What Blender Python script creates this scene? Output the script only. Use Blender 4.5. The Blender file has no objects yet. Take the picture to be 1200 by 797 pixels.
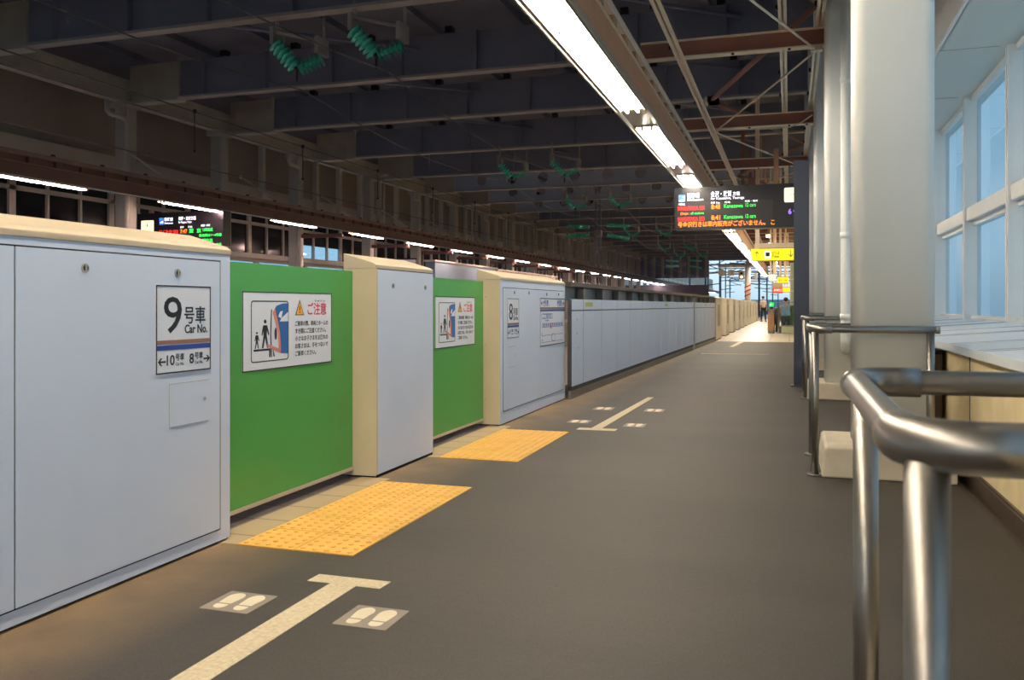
import bpy, bmesh, math, random
from mathutils import Vector, Matrix
random.seed(7)
PI = math.pi
sc = bpy.context.scene
COL = sc.collection
# ------------------------------------------------------------------ camera
F_PX, HOR, VPX, EYE = 1010.0, 358.0, 925.0, 1.12
TH = math.atan((VPX-600)/F_PX)
cam_d = bpy.data.cameras.new('camera'); cam = bpy.data.objects.new('camera', cam_d); COL.objects.link(cam)
cam.location = (0, 0, EYE); cam.rotation_euler = (PI/2, 0, TH)
cam_d.sensor_width = 36; cam_d.lens = F_PX/1200*36
cam_d.shift_x = 0; cam_d.shift_y = -(398.5-HOR)/1200
cam_d.clip_start = 0.05; cam_d.clip_end = 1500
cam_d.dof.use_dof = True; cam_d.dof.focus_distance = 8.0; cam_d.dof.aperture_fstop = 7.0
sc.camera = cam
# ------------------------------------------------------------------ world and exposure
W = bpy.data.worlds.new('sky'); sc.world = W; W.use_nodes = True
nt = W.node_tree; nt.nodes.clear()
out = nt.nodes.new('ShaderNodeOutputWorld'); bg = nt.nodes.new('ShaderNodeBackground')
tc = nt.nodes.new('ShaderNodeTexCoord'); sep = nt.nodes.new('ShaderNodeSeparateXYZ'); rp = nt.nodes.new('ShaderNodeValToRGB')
nt.links.new(tc.outputs['Generated'], sep.inputs[0]); nt.links.new(sep.outputs['Z'], rp.inputs[0])
e = rp.color_ramp.elements
e[0].position = 0.0; e[0].color = (0.42, 0.60, 0.72, 1); e[1].position = 1.0; e[1].color = (0.36, 0.60, 0.90, 1)
m_ = e.new(0.06); m_.color = (0.62, 0.80, 0.92, 1); m_ = e.new(0.35); m_.color = (0.50, 0.74, 0.92, 1)
nt.links.new(rp.outputs[0], bg.inputs[0]); bg.inputs[1].default_value = 1.3
nt.links.new(bg.outputs[0], out.inputs[0])
sc.view_settings.view_transform = 'Standard'; sc.view_settings.look = 'None'
sc.view_settings.gamma = 1; sc.view_settings.use_curve_mapping = False
sc.view_settings.exposure = 0.0
TUBE_NEAR, TUBE_FAR = 125.0, 150.0

# ------------------------------------------------------------------ materials
def lin(c): return tuple(((x/255)/12.92 if x/255 <= .04045 else ((x/255+.055)/1.055)**2.4) for x in c)
MATS = {}
def mat(name, rgb, rough=.5, metal=0, var=0.0, scale=6.0, bump=0.0, emit=0.0, trans=0.0, spec=.5, stretch=None, lo=None):
    m = bpy.data.materials.new(name); m.use_nodes = True; t = m.node_tree; b = t.nodes['Principled BSDF']
    c = lin(rgb); b.inputs['Roughness'].default_value = rough; b.inputs['Metallic'].default_value = metal
    b.inputs['Specular IOR Level'].default_value = spec
    b.inputs['Base Color'].default_value = (*c, 1)
    if emit:
        b.inputs['Emission Color'].default_value = (*c, 1); b.inputs['Emission Strength'].default_value = emit
    tc = t.nodes.new('ShaderNodeTexCoord'); n = t.nodes.new('ShaderNodeTexNoise'); n.inputs['Scale'].default_value = scale
    n.inputs['Detail'].default_value = 5
    mp = t.nodes.new('ShaderNodeMapping'); t.links.new(tc.outputs['Object'], mp.inputs[0]); t.links.new(mp.outputs[0], n.inputs[0])
    if stretch: mp.inputs['Scale'].default_value = stretch
    v = max(var, .02)
    r = t.nodes.new('ShaderNodeValToRGB'); r.color_ramp.elements[0].position = .3; r.color_ramp.elements[1].position = .7
    d = lin(lo) if lo else tuple(x*(1-v) for x in c)
    r.color_ramp.elements[0].color = (*d, 1); r.color_ramp.elements[1].color = (*tuple(min(1, x*(1+v*.6)) for x in c), 1)
    t.links.new(n.outputs['Fac'], r.inputs[0])
    if not emit: t.links.new(r.outputs[0], b.inputs['Base Color'])
    if bump:
        bp = t.nodes.new('ShaderNodeBump'); bp.inputs['Strength'].default_value = bump; bp.inputs['Distance'].default_value = .002
        n2 = t.nodes.new('ShaderNodeTexNoise'); n2.inputs['Scale'].default_value = scale*20
        t.links.new(tc.outputs['Object'], n2.inputs[0]); t.links.new(n2.outputs['Fac'], bp.inputs['Height']); t.links.new(bp.outputs[0], b.inputs['Normal'])
    MATS[name] = m
    return m
def glass(name, rgb, mixf=.12, rough=.02):
    m = bpy.data.materials.new(name); m.use_nodes = True; t = m.node_tree; t.nodes.clear()
    o = t.nodes.new('ShaderNodeOutputMaterial'); mx = t.nodes.new('ShaderNodeMixShader')
    a = t.nodes.new('ShaderNodeBsdfTransparent'); g = t.nodes.new('ShaderNodeBsdfGlossy')
    fr = t.nodes.new('ShaderNodeFresnel'); fr.inputs[0].default_value = 1.5
    a.inputs[0].default_value = (*lin(rgb), 1); g.inputs['Roughness'].default_value = rough
    mt = t.nodes.new('ShaderNodeMath'); mt.operation = 'ADD'; mt.inputs[1].default_value = mixf-.04; mt.use_clamp = True
    ge = t.nodes.new('ShaderNodeNewGeometry'); iv = t.nodes.new('ShaderNodeMath'); iv.operation = 'SUBTRACT'; iv.inputs[0].default_value = 1
    ml = t.nodes.new('ShaderNodeMath'); ml.operation = 'MULTIPLY'; t.links.new(ge.outputs['Backfacing'], iv.inputs[1])
    t.links.new(fr.outputs[0], mt.inputs[0]); t.links.new(mt.outputs[0], ml.inputs[0]); t.links.new(iv.outputs[0], ml.inputs[1]); t.links.new(ml.outputs[0], mx.inputs[0])
    t.links.new(a.outputs[0], mx.inputs[1]); t.links.new(g.outputs[0], mx.inputs[2]); t.links.new(mx.outputs[0], o.inputs[0])
    MATS[name] = m; return m
# asphalt with worn patches and fine aggregate
def asphalt():
    m = mat('asphalt', (54, 49, 45), .62, 0, .26, .9, .5, stretch=(.5, 1.3, 1))
    t = m.node_tree; b = t.nodes['Principled BSDF']; r = [n for n in t.nodes if n.type == 'VALTORGB'][0]
    tc = [n for n in t.nodes if n.type == 'TEX_COORD'][0]
    n = t.nodes.new('ShaderNodeTexNoise'); n.inputs['Scale'].default_value = 110; n.inputs['Detail'].default_value = 6; n.inputs['Roughness'].default_value = .75
    t.links.new(tc.outputs['Object'], n.inputs[0])
    r2 = t.nodes.new('ShaderNodeValToRGB'); r2.color_ramp.elements[0].position = .35; r2.color_ramp.elements[1].position = .7
    r2.color_ramp.elements[0].color = (.55, .55, .55, 1); r2.color_ramp.elements[1].color = (1.6, 1.57, 1.52, 1)
    t.links.new(n.outputs['Fac'], r2.inputs[0])
    mx = t.nodes.new('ShaderNodeMix'); mx.data_type = 'RGBA'; mx.blend_type = 'MULTIPLY'; mx.inputs[0].default_value = 1
    t.links.new(r.outputs[0], mx.inputs[6]); t.links.new(r2.outputs[0], mx.inputs[7]); 
    # tan dust worn into the strip along the gates
    sp = t.nodes.new('ShaderNodeSeparateXYZ'); t.links.new(tc.outputs['Object'], sp.inputs[0])
    mr = t.nodes.new('ShaderNodeMapRange'); mr.inputs[1].default_value = -2.0; mr.inputs[2].default_value = -2.56; t.links.new(sp.outputs['X'], mr.inputs[0])
    n3 = t.nodes.new('ShaderNodeTexNoise'); n3.inputs['Scale'].default_value = 3; n3.inputs['Detail'].default_value = 6; t.links.new(tc.outputs['Object'], n3.inputs[0])
    mm = t.nodes.new('ShaderNodeMath'); mm.operation = 'MULTIPLY'; t.links.new(mr.outputs[0], mm.inputs[0]); t.links.new(n3.outputs['Fac'], mm.inputs[1])
    m2 = t.nodes.new('ShaderNodeMix'); m2.data_type = 'RGBA'; t.links.new(mm.outputs[0], m2.inputs[0]); t.links.new(mx.outputs[2], m2.inputs[6])
    m2.inputs[7].default_value = (*lin((150, 122, 84)), 1); t.links.new(m2.outputs[2], b.inputs['Base Color'])
    return m
def tilemat(name, rgb, sx, sy, rough=.35, gap=.008, line=(90, 80, 70)):
    m = mat(name, rgb, rough, 0, .06, 2)
    t = m.node_tree; b = t.nodes['Principled BSDF']; r = [n for n in t.nodes if n.type == 'VALTORGB'][0]
    tc = [n for n in t.nodes if n.type == 'TEX_COORD'][0]
    br = t.nodes.new('ShaderNodeTexBrick'); br.offset = 0; br.inputs['Scale'].default_value = 1
    br.inputs['Brick Width'].default_value = sx; br.inputs['Row Height'].default_value = sy; br.inputs['Mortar Size'].default_value = gap
    t.links.new(tc.outputs['Object'], br.inputs[0]); t.links.new(r.outputs[0], br.inputs['Color1']); t.links.new(r.outputs[0], br.inputs['Color2'])
    br.inputs['Mortar'].default_value = (*lin(line), 1); t.links.new(br.outputs[0], b.inputs['Base Color'])
    return m
asphalt()
tilemat('cream_tile', (190, 180, 164), .6, .6)
tilemat('edge_tile_dark', (92, 84, 80), .3, .3, .6, .006, (40, 36, 34))
tilemat('edge_tile_beige', (172, 150, 118), .6, .3, .6, .006, (110, 96, 80))
mat('gate_grey', (221, 231, 250), .38, 0, .03, 1.2)
mat('gate_cream', (206, 191, 166), .45, 0, .05, 2, lo=(197, 180, 152))
mat('gate_green', (75, 158, 78), .34, 0, .04, 1.0)
mat('gap_black', (12, 12, 12), .9)
mat('rust', (120, 72, 45), .9, 0, .4, 20)
mat('steel', (150, 146, 141), .38, 1, .05, 3, stretch=(1, 1, 8))
mat('steel_dull', (150, 148, 146), .42, 1, .05, 3)
mat('screw', (176, 174, 168), .4, .3)
mat('gate_far', (206, 202, 192), .45, 0, .05, 2)
mat('tactile', (232, 180, 86), .55, 0, .08, 5)
mat('tactile_joint', (170, 125, 50), .8)
mat('paint_line', (208, 192, 160), .75, 0, .1, 60, lo=(186, 170, 140))
mat('sticker_grey', (138, 126, 114), .6, 0, .08, 8)
mat('print_cream', (222, 208, 180), .6, 0, .06, 8)
mat('column_ivory', (238, 238, 232), .33, 0, .03, 1)
mat('concrete', (206, 196, 176), .85, 0, .14, 5, .4)
mat('concrete_dark', (150, 144, 136), .9, 0, .2, 2, .4)
mat('wall_cream', (224, 204, 160), .7, 0, .1, 6, .3)
mat('brown_plate', (84, 70, 60), .45, .3, .12, 4)
mat('frame_white', (226, 226, 222), .4, 0, .04, 2)
mat('soffit', (208, 212, 204), .5, 0, .03, 1)
mat('sill_white', (216, 222, 226), .4, 0, .05, 2)
mat('blue_steel', (58, 64, 80), .4, .2, .06, 2)
mat('roof_steel', (122, 126, 144), .6, .1, .14, .8)
mat('roof_flange', (158, 152, 148), .6, 0, .14, 2)
mat('roof_pale', (168, 162, 150), .6, 0, .12, 2)
mat('roof_deck', (96, 96, 110), .8, 0, .2, 1)
mat('roof_steel_lit', (160, 174, 198), .6, .1, .1, 1)  # paler copy of the roof steel, its lit blue-grey put into the colour
mat('wall_upper', (140, 132, 122), .8, 0, .12, .6)
mat('far_column', (166, 160, 150), .6, 0, .06, 2)
mat('far_frame', (176, 170, 158), .6, 0, .05, 2)
mat('dark_glass', (22, 22, 28), .12, 0, .05, 1)
mat('brown_steel', (196, 146, 110), .5, 0, .08, 3)
mat('brown_lit', (238, 214, 184), .5, 0, .08, 3)  # pale copy of the canopy brown, bounce light on undersides put into the colour
mat('brown_shaded', (150, 96, 76), .5, 0, .1, 3)  # darker copy of the canopy brown, shade on the webs put into the colour
mat('lamp_pan', (160, 152, 138), .4, 0, .03, 3)
mat('tube_near', (255, 242, 222), .4, emit=TUBE_NEAR)
mat('tube_far', (255, 214, 205), .4, emit=TUBE_FAR)
mat('downlight', (255, 226, 180), .4, emit=40)
mat('insulator', (80, 220, 190), .12, 0, .05, 5, spec=.8)
mat('black_metal', (32, 33, 38), .45, .3)
mat('wire', (96, 90, 90), .5, .3)
mat('board_dark', (24, 23, 28), .35)
mat('screen_dark', (46, 40, 42), .4)
mat('sign_white', (238, 241, 250), .35, 0, .02, 2)
mat('sign_black', (26, 28, 34), .4)
mat('sign_brown', (150, 108, 92), .4)
mat('sign_blue', (44, 72, 160), .4)
mat('sign_red', (206, 36, 62), .4)
mat('sign_orange', (236, 168, 60), .4)
mat('train_blue', (34, 100, 172), .4)
mat('train_pink', (226, 140, 126), .4)
mat('led_white', (240, 240, 255), .5, emit=1.6)
mat('led_red', (255, 40, 40), .5, emit=1.6)
mat('led_green', (50, 240, 90), .5, emit=1.2)
mat('led_orange', (255, 130, 30), .5, emit=1.9)
mat('led_blue', (60, 110, 220), .5, emit=1.3)
mat('led_violet', (150, 110, 255), .5, emit=2)
mat('clock_face', (248, 248, 214), .5, emit=.95)
mat('sign_yellow', (236, 226, 20), .5, emit=.85)
mat('sign_lit_white', (240, 244, 226), .5, emit=.9)
mat('sign_lit_red', (230, 50, 30), .5, emit=.9)
mat('green_lit', (30, 210, 90), .5, emit=1.3)
mat('tower_green', (176, 190, 160), .4, 0, .05, 2)
mat('brown_opposite', (100, 66, 56), .6, 0, .1, 2)
mat('brown_opposite_chord', (124, 98, 88), .6, 0, .1, 2)
mat('joint_dark', (58, 58, 62), .6)
mat('skin', (206, 160, 132), .6)
mat('hair', (24, 22, 24), .6)
mat('cloth_white', (216, 206, 200), .8)
mat('cloth_dark', (38, 38, 46), .8)
mat('cloth_beige', (170, 140, 110), .8)
mat('bag_red', (150, 44, 36), .7)
mat('rubber', (20, 20, 22), .5)
mat('opp_panel', (112, 134, 150), .5, 0, .04, 1)
mat('opp_cream', (176, 168, 148), .5, 0, .05, 1)
mat('fence_grey', (150, 146, 142), .45, .2, .08, 2)
mat('label_yellow', (196, 200, 110), .5)
mat('ballast', (176, 170, 160), .95, 0, .3, 8)
mat('mast_paint', (216, 210, 196), .5)
mat('ochre', (150, 118, 84), .5)
glass('window_glass', (214, 232, 242), .12)
glass('balustrade_glass', (176, 208, 184), .2)

# ------------------------------------------------------------------ mesh builder
class MB:
    def __init__(s): s.bm = bmesh.new(); s.mats = []
    def mi(s, m):
        if m is None: return 0
        if m not in s.mats: s.mats.append(m)
        return s.mats.index(m)
    def _tag(s, faces, m, smooth=False):
        i = s.mi(m)
        for f in faces: f.material_index = i; f.smooth = smooth
    def box(s, x0, x1, y0, y1, z0, z1, m=None, bev=0):
        x0, x1 = sorted((x0, x1)); y0, y1 = sorted((y0, y1)); z0, z1 = sorted((z0, z1))
        v = [s.bm.verts.new(p) for p in [(x0,y0,z0),(x1,y0,z0),(x1,y1,z0),(x0,y1,z0),(x0,y0,z1),(x1,y0,z1),(x1,y1,z1),(x0,y1,z1)]]
        fs = [s.bm.faces.new([v[i] for i in q]) for q in [(0,3,2,1),(4,5,6,7),(0,1,5,4),(1,2,6,5),(2,3,7,6),(3,0,4,7)]]
        s._tag(fs, m)
        if bev:
            es = {e for f in fs for e in f.edges}
            r = bmesh.ops.bevel(s.bm, geom=list(es), offset=bev, segments=2, affect='EDGES', clamp_overlap=True)
            s._tag(r['faces'], m)
        return s
    def prism(s, pts, axis, a0, a1, m=None, smooth=False):
        """pts: 2D outline; axis 'y': pts=(x,z) swept a0..a1 in y; 'x': (y,z); 'z': (x,y)"""
        def P(p, a): return (p[0], a, p[1]) if axis == 'y' else (a, p[0], p[1]) if axis == 'x' else (p[0], p[1], a)
        A = [s.bm.verts.new(P(p, a0)) for p in pts]; B = [s.bm.verts.new(P(p, a1)) for p in pts]
        n = len(pts); caps = [s.bm.faces.new(A[::-1]), s.bm.faces.new(B)]
        s._tag(caps, m)
        s._tag([s.bm.faces.new([A[i], A[(i+1) % n], B[(i+1) % n], B[i]]) for i in range(n)], m, smooth)
        return s
    def tube(s, p0, p1, r, m=None, n=12, r1=None, caps=True):
        p0, p1 = Vector(p0), Vector(p1); d = (p1-p0); L = d.length
        if L < 1e-6: return s
        z = d.normalized(); x = z.orthogonal().normalized(); y = z.cross(x); r1 = r if r1 is None else r1
        A = [s.bm.verts.new(p0+(x*math.cos(2*PI*i/n)+y*math.sin(2*PI*i/n))*r) for i in range(n)]
        B = [s.bm.verts.new(p1+(x*math.cos(2*PI*i/n)+y*math.sin(2*PI*i/n))*r1) for i in range(n)]
        s._tag([s.bm.faces.new([A[i], A[(i+1) % n], B[(i+1) % n], B[i]]) for i in range(n)], m, True)
        if caps: s._tag([s.bm.faces.new(A[::-1]), s.bm.faces.new(B)], m)
        return s
    def path(s, pts, r, m=None, n=12):
        """tube swept smoothly along points"""
        pts = [Vector(p) for p in pts]; rings = []; x = None
        for i, p in enumerate(pts):
            d = (pts[min(i+1, len(pts)-1)]-pts[max(i-1, 0)]).normalized()
            if x is None: x = d.orthogonal().normalized()
            x = (x-d*x.dot(d)).normalized(); y = d.cross(x)
            rings.append([s.bm.verts.new(p+(x*math.cos(2*PI*k/n)+y*math.sin(2*PI*k/n))*r) for k in range(n)])
        for a, b in zip(rings, rings[1:]):
            s._tag([s.bm.faces.new([a[k], a[(k+1) % n], b[(k+1) % n], b[k]]) for k in range(n)], m, True)
        s._tag([s.bm.faces.new(rings[0][::-1]), s.bm.faces.new(rings[-1])], m)
        return s
    def ball(s, c, r, m=None, sc_=(1, 1, 1), seg=14):
        r_ = bmesh.ops.create_uvsphere(s.bm, u_segments=seg, v_segments=max(6, seg//2), radius=r, matrix=Matrix.Translation(c) @ Matrix.Diagonal((*sc_, 1)))
        s._tag({f for v in r_['verts'] for f in v.link_faces}, m, True); return s
    def text(s, body, size, M, m=None, align='LEFT', offset=0.0, ext=.0008, width=None):
        c = bpy.data.curves.new('t', 'FONT'); c.body = body; c.size = size; c.align_x = align; c.offset = offset; c.extrude = ext; c.resolution_u = 3
        o = bpy.data.objects.new('t', c); COL.objects.link(o)
        me = bpy.data.meshes.new_from_object(o.evaluated_get(bpy.context.evaluated_depsgraph_get()))
        bpy.data.objects.remove(o); bpy.data.curves.remove(c)
        if width and len(me.vertices):
            xs = [v.co.x for v in me.vertices]; w = max(xs)-min(xs); k = width/w
            x0 = min(xs) if align == 'LEFT' else (min(xs)+max(xs))/2 if align == 'CENTER' else max(xs)
            for v in me.vertices: v.co.x = x0*0+(v.co.x-x0)*k
        me.transform(M); n0 = len(s.bm.faces); s.bm.from_mesh(me); s.bm.faces.ensure_lookup_table()
        s._tag(s.bm.faces[n0:], m); bpy.data.meshes.remove(me); return s
    def poly(s, pts, M, m=None, th=.001):
        """flat outline in sign space (u right, v up), thickness th towards the reader"""
        A = [s.bm.verts.new(M @ Vector((p[0], p[1], 0))) for p in pts]; B = [s.bm.verts.new(M @ Vector((p[0], p[1], th))) for p in pts]; n = len(pts)
        fs = [s.bm.faces.new(A[::-1]), s.bm.faces.new(B)]+[s.bm.faces.new([A[i], A[(i+1) % n], B[(i+1) % n], B[i]]) for i in range(n)]
        s._tag(fs, m); return s
    def build(s, name, m=None, parent=None, bevel=0):
        me = bpy.data.meshes.new(name); bmesh.ops.recalc_face_normals(s.bm, faces=s.bm.faces[:]) if not getattr(s, 'nofix', False) else None
        s.bm.to_mesh(me); s.bm.free()
        L = [x if x is not None else m for x in (s.mats or [m])]
        for x in L: me.materials.append(MATS[x])
        o = bpy.data.objects.new(name, me); COL.objects.link(o)
        if parent is not None:
            o.parent = parent
            if parent.type == 'EMPTY' and not parent.get('local'): o.location = -parent.location
        if bevel:
            b = o.modifiers.new('bevel', 'BEVEL'); b.width = bevel; b.segments = 2; b.limit_method = 'ANGLE'
        return o
def tag(o, label, cat, group=None, kind='thing'):
    o['label'] = label; o['category'] = cat; o['kind'] = kind
    if group: o['group'] = group
    return o
def struct(o): o['kind'] = 'structure'; return o
def thing(name, label, cat, loc, group=None):
    o = bpy.data.objects.new(name, None); COL.objects.link(o); o.location = loc; o.empty_display_size = .2
    return tag(o, label, cat, group)
def kids(o): return [c for c in COL.objects if c.parent == o]
def dup(root, off, label=None, group=None):
    r = root.copy(); COL.objects.link(r); r.location = Vector(root.location)+Vector(off)
    if label: r['label'] = label
    if group: r['group'] = group
    for ch in kids(root):
        c = ch.copy(); COL.objects.link(c); c.parent = r
        for g in kids(ch):
            d = g.copy(); COL.objects.link(d); d.parent = c
    return r
def MX(x, y, z):   # sign space on a face looking +X (reader sees +Y to the right)
    return Matrix(((0, 0, 1, x), (1, 0, 0, y), (0, 1, 0, z), (0, 0, 0, 1)))
def MY(x, y, z):   # sign space on a face looking -Y
    return Matrix(((1, 0, 0, x), (0, 0, -1, y), (0, 1, 0, z), (0, 0, 0, 1)))
def MZ(x, y, z): return Matrix.Translation((x, y, z))
def rect(u0, u1, v0, v1): return [(u0, v0), (u1, v0), (u1, v1), (u0, v1)]
def rrect(u0, u1, v0, v1, r, n=5):
    P = []
    for cx, cy, a in ((u1-r, v0+r, -PI/2), (u1-r, v1-r, 0), (u0+r, v1-r, PI/2), (u0+r, v0+r, PI)):
        for k in range(n+1): P.append((cx+r*math.cos(a+k*PI/2/n), cy+r*math.sin(a+k*PI/2/n)))
    return P
def ellipse(cu, cv, a, b, n=16, t0=0, t1=2*PI):
    full = abs(t1-t0-2*PI) < 1e-6
    return [(cu+a*math.cos(t0+(t1-t0)*k/(n if full else n-1)), cv+b*math.sin(t0+(t1-t0)*k/(n if full else n-1))) for k in range(n)]
P49 = 4.9
ORD = ['nearest', 'second', 'third', 'fourth', 'fifth', 'sixth', 'seventh', 'eighth', 'ninth', 'tenth', 'eleventh', 'twelfth',
       'thirteenth', 'fourteenth', 'fifteenth', 'sixteenth', 'seventeenth', 'eighteenth', 'nineteenth', 'twentieth']

# ================================================================== SETTING
XE = -3.0
struct(MB().box(-2.66, 1.02, -30, 27.6, -.4, 0).build('floor_asphalt', 'asphalt'))
b = MB(); b.box(-2.62, 3.2, 27.6, 36.3, -.4, 0); b.box(-2.62, -.52, 36.3, 48, -.4, 0); b.box(1.1, 3.2, 36.3, 48, -.4, 0); b.box(-2.62, 3.2, 48, 110, -.4, 0)
struct(b.build('floor_tiled', 'cream_tile'))
struct(MB().box(-.6, 1.2, 36, 48.4, -6.2, -6).build('floor_lower', 'concrete_dark'))
b = MB(); b.box(-2.66, -2.455, 3.45, 5.06, -.4, .0015); b.box(-2.66, -2.455, 5.88, 7.6, -.4, .0015)
struct(b.build('floor_edge_beige', 'edge_tile_beige'))
struct(MB().box(XE, -2.66, -30, 27.6, -.4, -.002).build('floor_edge_dark', 'edge_tile_dark'))
struct(MB().box(XE, -2.62, 27.6, 110, -.4, -.002).build('floor_edge_far', 'edge_tile_dark'))
struct(MB().box(XE-.1, XE+.3, -30, 110, -1.5, -.4).build('wall_platform_edge', 'concrete_dark'))
struct(MB().box(-14, -2.9, -30, 230, -1.7, -1.5).build('floor_track_bed', 'ballast'))
struct(MB().box(-19.2, -14, -30, 230, -.4, 0).build('floor_opposite', 'concrete_dark'))
struct(MB().box(-14, -13.8, -30, 230, -1.5, -.02).build('wall_opposite_edge', 'concrete_dark'))
struct(MB().box(-22, 6, 110, 400, -3, -1.6).build('floor_beyond', 'ballast'))
# roof deck of the hall with its purlins
b = MB(); b.box(-19.4, 2.5, -30, 104, 7.75, 7.9)
for k in range(9): b.box(-16.5+k*2.1, -16.35+k*2.1, -30, 104, 7.6, 7.75)
struct(b.build('ceiling', 'roof_deck'))
# right-hand wall: low cream wall, sill slab, head soffit and fascia
b = MB(); b.box(1.1, 1.3, -30, 27.6, -.4, .8)
struct(b.build('wall_right', 'wall_cream'))
b = MB()
for y in (-1.2, 1.25, 3.7, 6.14, 8.6, 11.05, 13.5): b.box(1.096, 1.1, y-.004, y+.004, .08, .8)
b.build('trim_1', 'brown_plate'); struct(COL.objects['trim_1'])
b = MB(); b.box(1.075, 1.1, -30, 27.6, -.05, .076); b.box(1.02, 1.1, -30, 27.6, -.06, -.03); b.box(1.085, 1.1, -30, 27.6, .076, .09)
struct(b.build('baseboard_right', 'brown_plate'))
struct(MB().prism([(1.06, .80), (1.06, .85), (2.5, .955), (2.5, .80)], 'y', -30, 27.6).build('trim_2', 'sill_white'))
b = MB()
for k in range(-3, 8):
    y = 10.65+2.45*k
    for d in (-.13, 0, .95): b.prism([(1.07, .848), (1.07, .8525), (2.24, .941), (2.24, .936)], 'y', y+d-.004, y+d+.004)
struct(b.build('trim_3', 'far_column'))
struct(MB().box(1.6, 2.6, -30, 27.6, 3.97, 4.1).build('ceiling_soffit', 'soffit'))
b = MB()
for k in range(-3, 8): b.box(1.6, 2.2, 10.65+2.45*k-.005, 10.65+2.45*k+.005, 3.966, 3.97)
struct(b.build('trim_4', 'far_column'))
b = MB()
b.box(1.56, 1.62, -30, 11.1, 3.97, 4.75, bev=.01); b.box(1.56, 1.62, 12.0, 27.6, 3.97, 4.75, bev=.01)
b.box(1.6, 2.6, -30, 27.6, 4.75, 7.8)
struct(b.build('wall_right_upper', 'column_ivory'))
struct(MB().box(2.3, 2.5, -30, 27.6, -.4, .82).build('wall_right_outer', 'concrete'))
# window bays on the right
def bay(i, y0, y1):
    t = bpy.data.objects.new('window_%d' % i, None); COL.objects.link(t); t.location = (2.27, y0, .93); struct(t)
    b = MB(); w = .045
    b.box(2.285, 2.470, y0-w, y0+w, .93, 3.98, bev=.006); b.box(2.370, 2.490, y0+w, y0+w+.05, .93, 3.98); b.box(2.265, 2.290, y0-w-.012, y0-.018, .93, 3.98); b.box(2.265, 2.290, y0+.018, y0+w+.012, .93, 3.98)
    b.box(2.292, 2.470, y0+w, y1-w, 2.26, 2.44, bev=.006); b.box(2.370, 2.480, y0+w, y1-w, 2.2, 2.26)
    b.box(2.350, 2.480, y0+w, y1-w, 3.9, 3.975); b.box(2.350, 2.480, y0+w, y1-w, .93, .985)
    b.build('window_frame', 'frame_white', t)
    g = MB(); g.box(2.422, 2.43, y0+w, y1-w, .98, 2.22); g.build('glass_pane', 'window_glass', t)
    g = MB(); g.box(2.422, 2.43, y0+w, y1-w, 2.44, 3.92); g.build('glass_pane', 'window_glass', t)
for i, k in enumerate(range(-16, 7)): bay(i+1, 10.65+2.45*k, 10.65+2.45*(k+1))
# far right part of the concourse beyond the tiled line
struct(MB().box(3.2, 3.4, 27.6, 104, -.4, 7.8).build('wall_right_far', 'wall_cream'))
struct(MB().box(1.1, 3.4, 27.5, 27.7, -.4, 7.8).build('wall_right_return', 'wall_cream'))
# left wall
b = MB(); XW = -19.0
b.box(XW-.2, XW, -30, 230, 5.5, 7.8); b.box(XW-.2, XW, -30, 230, -.4, .9); b.box(XW-.2, XW, -30, 230, 2.75, 3.0)
for k in range(76): b.box(XW-.15, XW, -30+3.4*k, -29.8+3.4*k, .9, 2.75)
b.box(XW-.2, XW, -30, 6.9, 3.0, 5.5)
struct(b.build('wall_left', 'wall_upper'))
struct(MB().box(XW-.05, XW+.12, -30, 230, 4.85, 5.5).build('trim_5', 'far_column'))
struct(MB().box(XW-.05, XW+.1, -30, 230, 2.88, 3.06).build('trim_6', 'far_frame'))
def bay_left(i, y0, y1, clear):
    t = bpy.data.objects.new('window_%d' % i, None); COL.objects.link(t); t.location = (XW, y0, 3.0); struct(t)
    b = MB()
    for yy, w in ((y0, .1), (y0+.33*(y1-y0), .035), (y0+.66*(y1-y0), .035)): b.box(XW-.06, XW+.06, yy-w, yy+w, 3.06, 4.85)
    b.box(XW-.06, XW+.06, y0, y1, 4.1, 4.22)
    b.build('window_frame', 'far_frame', t)
    g = MB()
    g.box(XW-.03, XW-.02, y0+.1, y1-.1, 4.2, 4.85); g.build('glass_pane', 'window_glass' if clear > 1 else 'dark_glass', t)
    g = MB(); g.box(XW-.03, XW-.02, y0+.1, y1-.1, 3.06, 3.6); g.build('glass_pane', 'window_glass' if clear else 'dark_glass', t)
    g = MB(); g.box(XW-.03, XW-.02, y0+.1, y1-.1, 3.6, 4.12); g.build('glass_pane', 'window_glass' if clear > 1 else 'dark_glass', t)
COLY = [8.6, 13.8, 18.9, 22.9, 27.3, 32.9, 37.8]+[37.8+P49*k for k in range(1, 16)]
g = MB(); g.box(XW-.1, XW-.09, -30, 230, .9, 2.75); struct(g.build('window_39', 'window_glass'))
for i, k in enumerate(range(0, 32)):
    y0 = 6.9+3.4*k
    bay_left(40+i, y0, y0+3.4, 2 if y0 > 100 else 1 if 30 < y0 < 34 else 0)
# end gable over the tracks at the far mouth of the hall
b = MB(); b.box(-19.2, -9.0, 103.5, 104, 4.38, 7.9, 'roof_steel'); b.box(-19.0, -9.0, 103.5, 104, -1.5, 3.55, 'roof_deck'); b.box(-9.0, 3.4, 103.5, 104, 6.5, 7.9, 'roof_steel')
struct(b.build('wall_back', 'roof_steel'))
b = MB()
for k in range(9): b.box(-17.6+1.02*k, -17.3+1.02*k, 103.3, 103.5, 4.38, 7.6)
struct(b.build('trim_7', 'far_column'))
struct(MB().box(.9, 3.3, 88, 88.4, 0, 7.8).build('wall_back_right', 'wall_cream'))

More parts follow.
